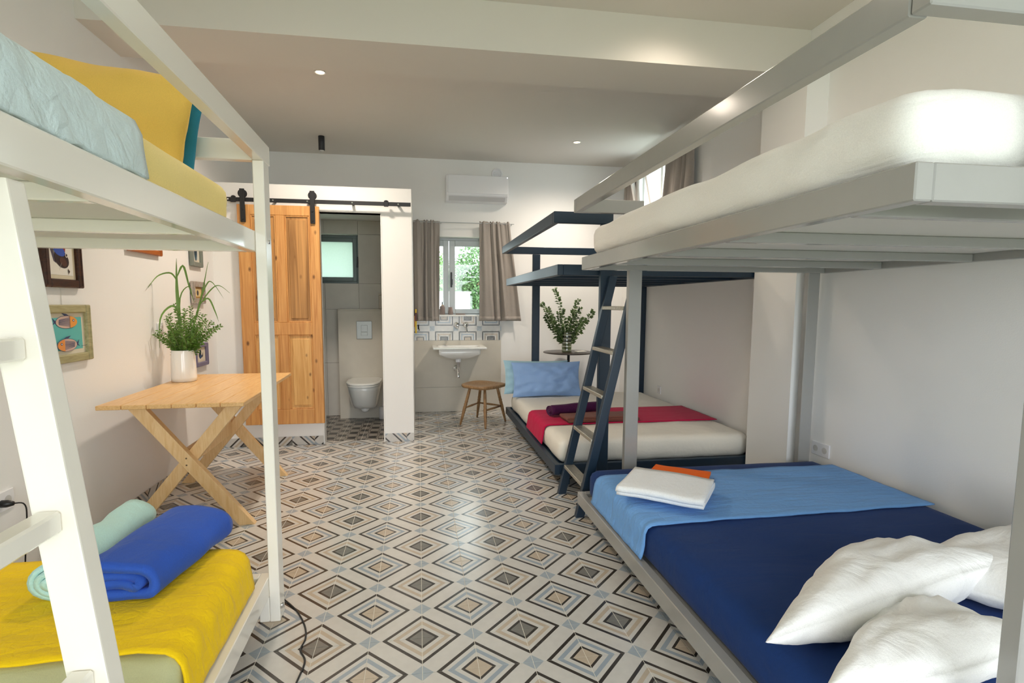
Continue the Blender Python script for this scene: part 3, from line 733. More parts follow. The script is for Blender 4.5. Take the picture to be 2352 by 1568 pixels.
for z in (.13, .40, .67, .945, 1.225):
    xc = -.480-.111*z; obj('rung', cbox(xc-.024, xc+.012, -1.4195, -1.0505, z-.018, z+.018, .004), CREAM, t)
t = thing('navy_ladder', 'dark navy ladder with silver treads standing between the grey and navy bunks', 'ladder', (.97, 1.27, 0))
for y in (1.046, 1.456): obj('ladder_rail', slanted_rail(.936, 1.272, .054, y, y+.038, 1.49), NAVYP, t)
for z in (.206, .478, .748, 1.017, 1.288):
    xc = .963+.2255*z; obj('tread', cbox(xc-.036, xc+.036, 1.0845, 1.4555, z-.024, z, .003), TREAD, t, label='silver textured ladder tread')

# ------------------------------------------------------------------ bedding, right beds
def single(name, label, cat, vf, m, loc, smooth=True, group=None, rotz=0.0):
    o = obj(name, vf, m, None, smooth, loc=loc); tag(o, label, cat, group)
    if rotz: o.rotation_euler = (0, 0, rotz)
    return o
single('mattress', 'upper mattress in a white textured cover on the grey bunk', 'mattress', soft(.962, 2.45, -1.035, .93, 1.5695, 1.738, .06, .03, .012, 5, 1, (1, .6, 1.6), rz=.05), F_WHIQ, (1.7, 0, 1.55))
single('mattress', 'lower mattress in a navy blue sheet on the grey bunk', 'mattress', soft(.975, 2.455, -1.03, .955, .163, .335, .05, .04, .005, 3, 2), F_NAVY, (1.7, 0, .163))
o = runner('bed_runner', '', [(2.452, .345), (1.03, .342), (1.00, .338), (.978, .325), (.967, .30), (.960, .25), (.950, .205), (.944, .190)], .13, .80, F_BLUR, .006, .004, 3, (1.7, .46, .34), yfun=lambda u: (.125+.03*(1-u), .80))
tag(o, 'light blue quilted runner laid across the navy lower bed', 'bed runner')
def zig(w, th, layers, n=7):
    """serpentine centre line for a folded towel of given width"""
    P = []
    for k in range(layers):
        z = th*(k+.5)*1.03; xs = [-w/2+th, w/2-th] if k % 2 == 0 else [w/2-th, -w/2+th]
        for i in range(n): P.append((xs[0]+(xs[1]-xs[0])*i/(n-1), z))
        if k < layers-1:
            s = 1 if k % 2 == 0 else -1
            for a in (-60, -20, 20, 60): P.append((xs[1]+s*th*.62*math.cos(math.radians(a)), z+th*.515+th*.515*math.sin(math.radians(a))))
    return P
def towel(name, label, m, cx, cy, z, ang, w, l, th, layers, seed, tilt=0.0):
    mm = Matrix.Translation((cx, cy, z)) @ Matrix.Rotation(ang, 4, 'Z') @ Matrix.Rotation(tilt, 4, 'Y')
    return single(name, label, 'towel', foldsweep(zig(w, th, layers), th, l, mm, 22, .006, seed), m, (cx, cy, z))
towel('folded_towel', 'orange towel folded under the white towel on the blue runner', F_ORAN, 1.385, .655, .352, .92, .30, .30, .013, 2, 5)
towel('folded_towel', 'white towel folded on top of the light blue runner', F_WHIT2, 1.20, .415, .381, .90, .36, .40, .016, 3, 6)
def place_pillow(name, label, m, c, xd, yd, W, H, T, seed, sag=0.0, **k):
    return single(name, label, 'pillow', pillow(W, H, T, M4(c, xd, yd), seed, sag=sag, **k), m, c)
place_pillow('pillow', 'white pillow lying behind the others, nearest the right wall', F_WHIP, (2.06, -.54, .42), (1, .17, .05), (-.15, .95, -.16), .74, .42, .22, 11, pinch=.05, zmin=.343)
place_pillow('pillow', 'white pillow with a pointed corner leaning over the front pillow', F_WHIP, (1.355, -.54, .385), (1, .17, .06), (-.12, .80, -.33), 1.0, .35, .225, 12, pinch=.03, zmin=.343, lean=.62)
place_pillow('pillow', 'white pillow at the front end of the navy lower bed', F_WHIP, (1.235, -.81, .374), (1, -.02, .12), (0, .9, -.33), .64, .34, .18, 13, pinch=.03, zmin=.343, lean=.42)

single('mattress', 'lower mattress in a white sheet on the navy bunk', 'mattress', soft(.975, 2.455, 1.59, 3.60, .163, .340, .06, .04, .006, 4, 8), F_WHIT, (1.7, 2.6, .163))
o = runner('bed_runner', '', [(2.452, .350), (1.03, .347), (1.00, .343), (.978, .328), (.968, .30), (.962, .25), (.956, .205), (.952, .193)], 2.05, 2.65, F_CRIM, .005, .002, 9, (1.7, 2.35, .345))
tag(o, 'crimson red runner laid across the white bed of the navy bunk', 'bed runner')
def spiral(r0, r1, turns, n): return [((r0+(r1-r0)*k/(n-1))*math.cos(2*PI*turns*k/(n-1)), (r0+(r1-r0)*k/(n-1))*math.sin(2*PI*turns*k/(n-1))) for k in range(n)]
mm = Matrix.Translation((1.33, 2.42, .352+.05)) @ Matrix.Rotation(-PI/2+.30, 4, 'Z') @ Matrix.Scale(.85, 4, (0, 0, 1))
single('rolled_towel', 'dark purple rolled towel on the crimson runner', 'towel', foldsweep(spiral(.008, .055, 3.2, 60), .011, .50, mm, 20, .005, 3), F_PURP, (1.33, 2.42, .352))
towel('folded_towel', 'brown folded towel in front of the purple roll on the crimson runner', F_BROW, 1.47, 2.17, .354, .05, .62, .20, .013, 3, 4)
place_pillow('pillow', 'pale aqua pillow standing behind the blue pillow on the navy bunk', F_AQUA, (1.24, 3.53, .525), (1, .06, -.02), (0, .22, 1), .72, .36, .13, 15, amp=.012)
place_pillow('pillow', 'light blue pillow standing at the head of the navy bunk', F_BLUP, (1.32, 3.39, .52), (1, 0, 0), (0, .30, 1), .74, .37, .16, 16, amp=.014)

# ------------------------------------------------------------------ bedding, cream bunk (same turn as the bed)
def lp(z): return (PIV[0], PIV[1], z)
single('mattress', 'upper mattress in a pale yellow sheet on the cream bunk', 'mattress', soft(-1.67, -.662, -1.80, .085, 1.5485, 1.712, .05, .03, .007, 5, 21, (1, .5, 2)), F_YELS, lp(1.5485), rotz=RZ)
o = runner('bed_runner', '', [(-1.665, 1.722), (-.72, 1.722), (-.69, 1.718), (-.668, 1.704), (-.653, 1.675), (-.646, 1.63), (-.642, 1.585), (-.641, 1.578)], -1.45, -.60, F_QUIL, .012, .005, 22, lp(1.6), RZ, .004)
tag(o, 'pale blue quilted runner over the upper bed of the cream bunk', 'bed runner')
place_pillow('pillow', 'teal blue pillow standing at the end of the upper cream bunk', F_TEAL, (-1.115, .135, 1.91), (1, 0, -.10), (0, .18, 1), .70, .46, .10, 24, pinch=.04).rotation_euler = (0, 0, 0)
place_pillow('pillow', 'yellow pillow standing in front of the teal pillow on the upper cream bunk', F_YELP, (-1.165, .02, 1.885), (1, 0, -.13), (.03, .22, 1), .80, .46, .17, 23, pinch=.025)
single('mattress', 'lower mattress in a pale green sheet on the cream bunk', 'mattress', soft(-1.67, -.668, -1.80, .185, .161, .330, .045, .03, .006, 6, 25), F_GREN, lp(.161), rotz=RZ)
o = runner('bed_runner', '', [(-1.665, .337), (-.74, .337), (-.71, .335), (-.686, .324), (-.670, .303), (-.660, .26), (-.652, .215), (-.648, .197)], -.47, .16, F_YELR, .008, .005, 26, lp(.3), RZ, .012, yfun=lambda u: (-.47-.05*max(0, (u-.8)*5), .155-.05*max(0, (u-.8)*5)))
tag(o, 'bright yellow quilted runner over the lower bed of the cream bunk', 'bed runner')
def rollup(w, th):
    '''flat roll: folded once over a loose inner coil'''
    P = [(-w*.22, th*1.55), (w*.05, th*1.75), (w*.22, th*1.5), (w*.27, th*2.2), (w*.05, th*2.55), (-w*.34, th*2.45)]
    P += [(-w*.47, th*2.9), (-w*.40, th*3.55), (0, th*3.8), (w*.36, th*3.45), (w*.49, th*2.3), (w*.42, th*.9), (w*.10, th*.52), (-w*.38, th*.52), (-w*.50, th*1.0), (-w*.42, th*1.55), (-w*.30, th*1.50)]
    return [(p.x, p.y) for p in smoothpath([(a, b_, 0) for a, b_ in P], 80)]
mm = Matrix.Translation((-.925, .03, .347)) @ Matrix.Rotation(-.16, 4, 'Z')
single('folded_towel', 'royal blue towel folded on the yellow runner', 'towel', foldsweep(rollup(.245, .031), .030, .47, mm, 24, .013, 31), F_ROYB, (-.925, .03, .347))
mm = Matrix.Translation((-1.165, .11, .345+.066)) @ Matrix.Rotation(.05, 4, 'Z') @ Matrix.Scale(.85, 4, (0, 0, 1)) @ Matrix.Rotation(.9, 4, 'Y')
single('rolled_towel', 'pale mint towel rolled beside the royal blue towel', 'towel', foldsweep(spiral(.012, .078, 3, 60), .019, .56, mm, 22, .014, 32), F_MINT, (-1.165, .11, .345))

# ------------------------------------------------------------------ wooden table, vase, bouquet
tb = thing('wooden_table', 'pale pine slatted table on crossed legs against the left wall', 'table', (-1.333, 1.69, 0), .031)
TX0, TX1, TY0, TY1, TZ = -1.697, -.969, 1.050, 2.33, .760
for k in range(6):
    w = (TX1-TX0)/6; obj('plank', cbox(TX0+k*w+.0015, TX0+(k+1)*w-.0015, TY0, TY1, TZ-.024, TZ, .003), PINE, tb)
for (ya, s) in ((1.215, 1), (2.155, -1)):
    obj('cross_leg', xf((lambda: slanted_rail(-1.070, -1.640, .088, ya if s > 0 else ya-.044, ya+.044 if s > 0 else ya, TZ-.0245))(), Matrix()), PINEX, tb)
    obj('cross_leg', slanted_rail(-1.700, -1.10, .088, ya+.0445 if s > 0 else ya-.0885, ya+.0885 if s > 0 else ya-.0445, TZ-.0245), PINEX, tb)
obj('stretcher', bar((-1.36, 1.304, .40), (-1.36, 2.066, .40), .035, .10), PINEX, tb)
for z in (.375, .415): obj('screw', lathe([(.005, 1.215), (.004, 1.2125)], -1.335, 0, 10, 'y', z), mat('screw_dark', '#6a5236', .4), tb)
va = thing('ceramic_vase', 'white glazed ceramic jar vase on the wooden table', 'vase', (-1.61, 1.955, TZ))
cx, cy = -1.61, 1.955
obj('body', lathe([(.070, TZ), (.078, TZ+.004), (.079, TZ+.03), (.077, TZ+.10), (.074, TZ+.17), (.070, TZ+.21), (.069, TZ+.216), (.064, TZ+.216), (.064, TZ+.13), (.060, TZ+.128)], cx, cy, 40), CERAM, va, True)
def blade(pts, w, m, parent, name='grass_blade'):
    P = smoothpath(pts, 14); V, F = [], []
    for i, p in enumerate(P):
        t = i/(len(P)-1); d = (P[min(i+1, 13)]-P[max(i-1, 0)]).normalized(); s = d.cross(Vector((.3, -1, .2))).normalized(); ww = w*.8*min(1, .35+t*2.2)*max(.03, 1-t**2.2)/2
        V += [tuple(p-s*ww), tuple(p+Vector((0, .004, -.003))*1), tuple(p+s*ww)]
    for i in range(len(P)-1):
        a = 3*i; F += [(a, a+1, a+4, a+3), (a+1, a+2, a+5, a+4)]
    return obj(name, (V, F), m, parent, True)
def leafgeo(p, d, n, L, W):
    d = d.normalized(); s = d.cross(n).normalized(); n = s.cross(d)
    b = p; t = p+d*L-n*L*.15; m1 = p+d*L*.5+n*L*.05
    return [tuple(b), tuple(m1-s*W/2), tuple(t), tuple(m1+s*W/2), tuple(m1-n*W*.12)], [(0, 4, 1), (1, 4, 2), (2, 4, 3), (3, 4, 0)]
def sprig(parent, p0, p1, bend, n, L, W, m, seed, stem_r=.0018, alt=False):
    rnd = random.Random(seed); P = smoothpath([p0, Vector(p0).lerp(Vector(p1), .5)+Vector(bend), p1], 12); G = []
    obj('twig', tube(P, stem_r, 5, stem_r*.4), STEM, parent)
    for k in range(n):
        t = .18+.82*k/(n-1); i = min(int(t*11), 10); p = P[i].lerp(P[i+1], t*11-i); ax = (P[i+1]-P[i]).normalized()
        for s in ((1, -1) if not alt else ((1,) if k % 2 else (-1,))):
            r = Vector((rnd.uniform(-1, 1), rnd.uniform(-1, 1), rnd.uniform(-.5, 1)))
            d = (ax*.6+s*ax.cross(Vector((rnd.uniform(-.3, .3), 1, rnd.uniform(-.3, .3)))).normalized()+r*.5); sc_ = rnd.uniform(.7, 1.15)*(1.15-.5*t)
            G.append(leafgeo(p, d, Vector((rnd.uniform(-.6, .6), -.8+rnd.uniform(-.5, .5), .8)), L*sc_, W*sc_))
    o = obj('leaves', join(*G), m, parent); o['kind'] = 'stuff'; return o
bq = thing('bouquet', 'bushy green bouquet with long grass blades in the white vase', 'bouquet', (cx, cy, TZ+.13))
B0 = Vector((cx, cy, TZ+.14))
def bv(x, z, y=1.955): return (x, y, z)
blade([bv(cx, .90), bv(-1.625, 1.30), bv(-1.626, 1.45), bv(-1.62, 1.60)], .030, LEAFL, bq)
blade([bv(-1.62, 1.44), bv(-1.66, 1.50), bv(-1.73, 1.48, 1.93), bv(-1.755, 1.40, 1.84)], .016, LEAFL, bq)
blade([bv(-1.62, 1.48), bv(-1.58, 1.55), bv(-1.55, 1.42), bv(-1.52, 1.30)], .020, LEAFL, bq)
blade([bv(-1.60, .95), bv(-1.615, 1.30), bv(-1.56, 1.41), bv(-1.52, 1.36)], .012, LEAFL, bq)
blade([bv(-1.58, 1.0), bv(-1.50, 1.25), bv(-1.46, 1.40), bv(-1.42, 1.58)], .018, LEAFL, bq)
blade([bv(-1.50, 1.27), bv(-1.44, 1.42), bv(-1.40, 1.44), bv(-1.33, 1.33)], .012, LEAFL, bq)
blade([bv(-1.49, 1.28), bv(-1.42, 1.38), bv(-1.36, 1.42), bv(-1.29, 1.37)], .012, LEAFL, bq)
blade([bv(-1.49, 1.29), bv(-1.43, 1.33), bv(-1.39, 1.24), bv(-1.37, 1.17)], .016, LEAFL, bq)
blade([bv(-1.62, 1.22), bv(-1.66, 1.28), bv(-1.715, 1.20, 1.90), bv(-1.72, 1.00, 1.87)], .020, LEAFL, bq)
blade([bv(-1.60, 1.0), bv(-1.53, 1.20), bv(-1.47, 1.18), bv(-1.42, 1.09)], .012, LEAFL, bq)
rb = random.Random(3)
for k in range(46):
    a = rb.uniform(-1.1, 1.15); ln = rb.uniform(.15, .36); yy = rb.uniform(-.12, .10)
    if k in (0, 1): a, ln = 1.05, .40
    e = B0+Vector((math.sin(a)*ln*.75, yy, .04+math.cos(a)*ln)); e.x = max(e.x, -1.742)
    sprig(bq, B0+Vector((rb.uniform(-.03, .03), rb.uniform(-.03, .03), .0)), e, (rb.uniform(-.015, .02), 0, .02), 15, .036, .018, LEAF, 100+k)

# ------------------------------------------------------------------ pictures on the left wall
def poly(pts, x): return [(x, p[0], p[1]) for p in pts]
def ell(cy, cz, a, b_, n=20, rot=0.0, t0=0, t1=2*PI):
    out = []
    for k in range(n):
        t = t0+(t1-t0)*k/(n if t1-t0 > 6.2 else n-1); u, v_ = a*math.cos(t), b_*math.sin(t)
        out.append((cy+u*math.cos(rot)-v_*math.sin(rot), cz+u*math.sin(rot)+v_*math.cos(rot)))
    return out
def flatmat(name, c): return mat(name, c, .6)
def prints(parent, name, base, layers, x):
    V, F, ms, idx = [], [], [], []
    for k, (pts, c) in enumerate([(base[0], base[1])]+layers):
        n = len(V); V += poly(pts, x+.0004*k); F.append(tuple(range(n, n+len(pts))))
        if c not in ms: ms.append(c)
        idx.append(ms.index(c))
    o = obj(name, (V, F), [PM(c) for c in ms], parent)
    for p_, i in zip(o.data.polygons, idx): p_.material_index = i
    return o
_pm = {}
def PM(c):
    if c not in _pm: _pm[c] = flatmat('print_'+c[1:], c)
    return _pm[c]
def fish(cy, cz, L, H, s, body, head, line, stripes=6, rot=0.0):
    """fish facing +y when s=1; returns flat layers"""
    def R_(p): y, z = p; y *= s; return (cy+y*math.cos(rot)-z*math.sin(rot), cz+y*math.sin(rot)+z*math.cos(rot))
    out = [([R_(p) for p in ((-L*.36, .0), (-L*.52, H*.34), (-L*.47, 0), (-L*.54, -H*.2))], line),
           ([R_(p) for p in ((-L*.02, H*.40), (-L*.18, H*.66), (L*.02, H*.58), (L*.14, H*.42))], line),
           ([R_((p[0]-cy, p[1]-cz)) for p in ell(cy, cz, L*.415, H*.47, 24)], line), ([R_((p[0]-cy, p[1]-cz)) for p in ell(cy, cz, L*.40, H*.445, 24)], body)]
    for k in range(stripes):
        z = H*(-.3+.6*k/(stripes-1)); out.append(([R_(p) for p in ((-L*.30, z*.55-.0012), (L*.10, z-.0012), (L*.10, z+.0012), (-L*.30, z*.55+.0012))], line))
    out.append(([R_((p[0]-cy, p[1]-cz)) for p in [(cy+L*.12, cz+H*.42)]+ell(cy, cz, L*.40, H*.445, 16, 0, 1.2, -1.2)+[(cy+L*.12, cz-H*.42)]], head))
    out.append(([R_((p[0]-cy, p[1]-cz)) for p in ell(cy+L*.25, cz+H*.10, L*.042, H*.09, 12)], '#2c3e66')); out.append(([R_((p[0]-cy, p[1]-cz)) for p in ell(cy+L*.25, cz+H*.10, L*.02, H*.045, 10)], '#dfe6ea'))
    return out
def picture(name, label, y0, y1, z0, z1, fwid, fm, matw, matcol, bg, layers, cord=None, depth=.025):
    t = thing(name, label, 'picture', (XL, (y0+y1)/2, z0)); xb = XL+.004
    for b_ in (cbox(xb, xb+depth, y0, y0+fwid, z0, z1, .005), cbox(xb, xb+depth, y1-fwid, y1, z0, z1, .005), cbox(xb, xb+depth, y0+fwid, y1-fwid, z1-fwid, z1, .005), cbox(xb, xb+depth, y0+fwid, y1-fwid, z0, z0+fwid, .005)):
        obj('frame_bar', b_, fm, t)
    for b_ in (cbox(xb+depth-.006, xb+depth+.003, y0+fwid*.25, y0+fwid*.45, z0+fwid*.25, z1-fwid*.25, .002), cbox(xb+depth-.006, xb+depth+.003, y1-fwid*.45, y1-fwid*.25, z0+fwid*.25, z1-fwid*.25, .002)):
        obj('frame_bead', b_, fm, t)
    a0, a1, c0, c1 = y0+fwid, y1-fwid, z0+fwid, z1-fwid
    obj('mat_board', box(xb, xb+.008, a0, a1, c0, c1), PM(matcol), t)
    w = matw; prints(t, 'print', ([(a0+w, c0+w), (a1-w, c0+w), (a1-w, c1-w), (a0+w, c1-w)], bg), layers, xb+.009)
    if cord: obj('cord', tube([(XL+.003, (y0+y1)/2, z1), (XL+.003, (y0+y1)/2, cord)], .0012, 5), PM('#c9c4ba'), t)
    return t
DKW = wood('dark_frame_wood', '#2b140c', '#4a2617', 8, (10, 1, 10), .3); GRW = wood('sage_frame_wood', '#98916a', '#b3ab82', 8, (10, 1, 10), .5)
ym = 1.0
picture('framed_fish_picture', 'sage framed picture of two orange-headed fish on turquoise', .800, 1.185, .995, 1.287, .042, GRW, .022, '#dcd3bd', '#5fb7b3',
        fish(1.0, 1.200, .20, .070, 1, '#cdb0a2', '#e79a45', '#39456d', 7)+fish(.985, 1.085, .19, .070, -1, '#cbaea2', '#e2924a', '#39456d', 7)+[([(1.09, 1.072), (1.135, 1.074), (1.135, 1.076), (1.09, 1.074)], '#39456d')], cord=1.37)
picture('framed_dark_fish_picture', 'dark brown framed picture of a dark blue and red fish', .850, 1.145, 1.372, 1.72, .042, DKW, .020, '#d9cdb2', '#e6e2d8',
        [([(.915, 1.57), (.935, 1.60), (.95, 1.52), (.96, 1.49), (.94, 1.50)], '#4a4353'), ([(.965, 1.60), (1.04, 1.61), (1.03, 1.55), (.975, 1.55)], '#8e2430')]+[(ell(1.0, 1.515, .058, .042, 20, -.5), '#2b1a1c'), (ell(.985, 1.553, .045, .024, 16, -.3), '#2a4fae'), (ell(1.01, 1.50, .03, .02, 12, -.5), '#4d2c20'), ([(.985, 1.48), (1.0, 1.50), (.975, 1.455)], '#8f8a86'), ([(1.04, 1.47), (1.055, 1.455), (1.045, 1.44)], '#2b1a1c'), (ell(1.035, 1.535, .010, .012, 12), '#e0d8d0'), (ell(1.035, 1.535, .006, .007, 10), '#201820')])
picture('framed_wood_picture', 'orange-brown wooden framed picture partly hidden by the upper cream bunk', 1.62, 2.045, 1.617, 1.95, .035, wood('amber_frame', '#9c4f18', '#b8662a', 8, (10, 1, 10), .35), .02, '#e2dccb', '#cfc8b6', [(ell(1.83, 1.78, .09, .05), '#3d5b6a')])
picture('framed_small_grey_picture', 'small grey framed picture of a dark blue fish, top of the far column', 2.53, 2.745, 1.587, 1.85, .038, mat('grey_frame', '#7a8078', .5), .018, '#dcd6c4', '#cfd3cb', [(ell(2.637, 1.70, .028, .055), '#16384a'), (ell(2.637, 1.66, .018, .025), '#2d5468')])
picture('mosaic_framed_mirror', 'small silver mosaic framed picture behind the grass blades', 2.52, 2.765, 1.293, 1.471, .045, mat('mosaic_silver', '#b9aea4', .2, metal=.6, bump=.9, bscale=40), .012, '#b08a4c', '#d9c48e', [(ell(2.64, 1.38, .018, .022), '#3a3a44')])
picture('framed_purple_picture', 'small purple-grey framed picture of a black and blue fish above the table', 2.51, 2.765, .788, .975, .034, mat('purple_frame', '#736d86', .5), .014, '#d8cfb9', '#e0d8c4',
        [(ell(2.625, .89, .035, .024, 16, 1.1), '#15222e'), (ell(2.635, .865, .026, .014, 14, .4), '#274a72'), ([(2.66, .87), (2.685, .905), (2.68, .865), (2.65, .852)], '#15222e'), (ell(2.61, .905, .006, .006, 8), '#d8dcdc')])
# switches and sockets
def plate(name, label, place, w, h, holes=0):
    t = thing(name, label, 'socket' if holes else 'switch', place(0, 0, 0))
    def P(a0, a1, b0, b1, d0, d1, c=.002):
        V, F = cbox(a0, a1, b0, b1, d0, d1, c); return [place(*v) for v in V], F
    obj('plate', P(-w/2, w/2, -h/2, h/2, .0005, .009), WHITEP, t)
    if holes:
        for k in range(holes):
            a = -w/2+w*(k+.5)/holes; G = [(a+.02*math.cos(q*PI/8), .02*math.sin(q*PI/8)) for q in range(16)]
            obj('outlet', ([place(x, y, .0095) for x, y in G]+[place(x*1.0, y, .0101) for x, y in G], [tuple(range(16)), tuple(range(16, 32))]+[(i, (i+1) % 16, 16+(i+1) % 16, 16+i) for i in range(16)]), mat('outlet_grey', '#c9c8c5', .4), t)
    else: obj('rocker', P(-w*.3, w*.3, -h*.3, h*.3, .009, .0125), WHITEP, t)
    return t
plate('wall_socket', 'double white socket on the right wall above the navy lower bed', lambda a, b_, d: (XR-d, .972-a, .388+b_), .15, .085, 2)
plate('wall_socket', 'small white socket on the right wall beside the white bed of the navy bunk', lambda a, b_, d: (XR-d, 3.27-a, .40+b_), .08, .08, 1)
plate('light_switch', 'white switch on the left wall just behind the bouquet', lambda a, b_, d: (XL+d, 2.00+a, 1.12+b_), .08, .085)
plate('light_switch', 'white switch in the left corner next to the partition', lambda a, b_, d: (XL+d, 2.95+a, 1.12+b_), .08, .085)
ws = plate('wall_socket', 'white socket with a black plug low on the left wall by the cream ladder', lambda a, b_, d: (XL+d, .50+a, .45+b_), .15, .085, 2)
pc = thing('black_power_cord', 'black plug and cord hanging from the low left socket', 'cord', (XL+.02, .50, .44))
obj('plug', lathe([(.016, XL+.0102), (.016, XL+.03), (.009, XL+.055)], 0, .50, 12, 'x', .445), BLACKP, pc, True)
obj('cable', tube(smoothpath([(XL+.052, .50, .445), (XL+.075, .53, .43), (XL+.06, .56, .35), (XL+.03, .57, .12), (XL+.03, .57, .006)], 24), .003, 6), BLACKP, pc)
single('floor_cable', 'thin black cable snaking over the patterned floor by the cream bunk post', 'cable', tube(smoothpath([(-.60, .36, .0035), (-.528, .265, .0035), (-.470, .15, .0035), (-.448, .06, .0035), (-.452, -.01, .0035), (-.422, -.08, .0035), (-.428, -.19, .0035), (-.44, -.35, .0035), (-.42, -.6, .0035)], 60), .0035, 6), BLACKP, (-.45, 0, 0))

# ------------------------------------------------------------------ sliding door and track
D0, D1, DZ0, DZ1, DYF, DYB = -1.535, -.857, .213, 2.147, 2.962, 2.998
dr = thing('sliding_door', 'knotty pine panelled sliding door hanging from the black track', 'door', (-1.19, 2.98, .213))
sl, sr, mu = .105, .085, .075
zr = [DZ0, DZ0+.135, 1.02, 1.13, DZ1-.085, DZ1]
obj('stile', cbox(D0, D0+sl, DYF, DYB, DZ0, DZ1), PINED, dr); obj('stile', cbox(D1-sr, D1, DYF, DYB, DZ0, DZ1), PINED, dr)
for a, b_ in ((0, 1), (2, 3), (4, 5)): obj('door_rail', cbox(D0+sl, D1-sr, DYF, DYB, zr[a], zr[b_]), PINED, dr)
xm = (D0+sl+D1-sr)/2
for a, b_ in ((1, 2), (3, 4)):
    obj('muntin', cbox(xm-mu/2, xm+mu/2, DYF, DYB, zr[a], zr[b_]), PINED, dr)
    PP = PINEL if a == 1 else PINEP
    for xa, xb in ((D0+sl, xm-mu/2), (xm+mu/2, D1-sr)):
        p_ = obj('door_panel', cbox(xa+.001, xb-.001, DYF+.014, DYB-.008, zr[a]+.001, zr[b_]-.001, .001), PP, dr)
        obj('raised_field', cbox(xa+.03, xb-.03, DYF+.006, DYF+.0145, zr[a]+.035, zr[b_]-.035, .006), PP, p_)
        obj('moulding', join(cbox(xa, xa+.012, DYF+.004, DYF+.014, zr[a], zr[b_], .003), cbox(xb-.012, xb, DYF+.004, DYF+.014, zr[a], zr[b_], .003), cbox(xa+.012, xb-.012, DYF+.004, DYF+.014, zr[a], zr[a]+.012, .003), cbox(xa+.012, xb-.012, DYF+.004, DYF+.014, zr[b_]-.012, zr[b_], .003)), PINED, p_)
for x in (-1.483, -.907):
    h = obj('hanger', join(cbox(x-.020, x+.020, 2.944, 2.951, 1.995, 2.275, .002), cbox(x-.020, x+.020, 2.9515, 2.9615, 1.995, 2.14, .002)), BLACKM, dr, label='black iron strap hanger')
    obj('wheel', lathe([(.012, 2.952), (.036, 2.952), (.030, 2.958), (.030, 2.966), (.036, 2.972), (.012, 2.972)], x, 0, 28, 'y', 2.236), BLACKM, h)
    for z in (2.02, 2.10): obj('bolt', lathe([(.009, 2.944), (.007, 2.939)], x, 0, 8, 'y', z), BLACKM, h)
tr = thing('door_track', 'flat black iron track across the partition wall', 'track', (-.84, 2.965, 2.18))
obj('rail', cbox(-1.640, -.060, 2.959, 2.965, 2.168, 2.203, .001), BLACKM, tr)
for x in (-1.60, -1.235, -.95, -.57, -.17):
    obj('spacer', lathe([(.012, 2.9655), (.012, YP-.0005)], x, 0, 14, 'y', 2.186), BLACKM, tr); obj('bolt', lathe([(.008, 2.959), (.006, 2.955)], x, 0, 10, 'y', 2.186), CHROME, tr)
for x in (-1.555, -.275): obj('stopper', join(cbox(x-.020, x+.020, 2.950, 2.958, 2.16, 2.212), cbox(x-.012, x+.012, 2.945, 2.975, 2.2035, 2.216)), BLACKM, tr)

# ------------------------------------------------------------------ bathroom
to = thing('wall_hung_toilet', 'white wall-hung toilet with closed lid on the cistern wall', 'toilet', (-.59, 3.88, .17))
def tring(hw, yf, z, n=40):
    out = []
    for k in range(n):
        t = 2*PI*k/n; c, s = math.cos(t), math.sin(t)
        e = 2.0 if s > 0 else 3.2
        y = 3.93-(abs(s)**(2/2.6))*(3.93-yf) if s > 0 else 3.93+(abs(s)**(2/6))*(4.149-3.93)
        x = -.593+math.copysign(abs(c)**(2/(2.6 if s > 0 else 6)), c)*hw
        out.append((x, y, z))
    return out
def loft(rings):
    n = len(rings[0]); V = [p for r in rings for p in r]; F = [(i*n+k, i*n+(k+1) % n, (i+1)*n+(k+1) % n, (i+1)*n+k) for i in range(len(rings)-1) for k in range(n)]
    F += [tuple(range(n))[::-1], tuple(range((len(rings)-1)*n, len(rings)*n))]; return V, F
obj('bowl', loft([tring(.105, 3.86, .165), tring(.125, 3.80, .175), tring(.140, 3.76, .22), tring(.155, 3.70, .30), tring(.170, 3.655, .38), tring(.176, 3.64, .425)]), CERAMT, to, True)
obj('drain_knob', lathe([(.02, .115), (.04, .125), (.048, .15), (.05, .170)], -.593, 3.93, 24), CERAMT, to, True)
obj('toilet_seat', loft([tring(.178, 3.632, .428), tring(.182, 3.625, .432), tring(.182, 3.625, .442), tring(.179, 3.630, .446)]), CERAMT, to)
obj('toilet_lid', loft([tring(.180, 3.628, .449), tring(.184, 3.622, .453), tring(.182, 3.626, .464), tring(.160, 3.67, .469)]), CERAMT, to)
fp = thing('flush_plate', 'square chrome flush plate above the toilet', 'flush plate', (-.605, 4.148, 1.0))
FPM = mat('satin_chrome', '#9c9d9a', .42, metal=.85)
obj('plate', cbox(-.690, -.520, 4.140, 4.1495, .905, 1.105, .003), FPM, fp); obj('button', cbox(-.640, -.570, 4.135, 4.140, .985, 1.06, .002), FPM, fp); obj('button', cbox(-.640, -.570, 4.135, 4.140, .945, .982, .002), FPM, fp)
br = thing('toilet_brush', 'white toilet brush in its holder right of the toilet', 'toilet brush', (-.41, 4.09, 0))
obj('holder', lathe([(.045, 0), (.048, .01), (.045, .13), (.035, .14), (.03, .14)], -.41, 4.09, 24), WHITEP, br, True); obj('handle', tube([(-.41, 4.09, .14), (-.40, 4.10, .40)], .008, 10), WHITEP, br)
pb = thing('paper_dispenser', 'pale box dispenser on the bathroom wall edge above the cistern', 'dispenser', (-.30, 4.05, 1.24))
obj('box', cbox(-.445, -.33, 4.17, 4.325, 1.239, 1.40, .008), mat('beige_box', '#b9b0a2', .5), pb); obj('lid', cbox(-.447, -.328, 4.168, 4.327, 1.4005, 1.415, .006), mat('beige_lid', '#c4bcae', .5), pb)

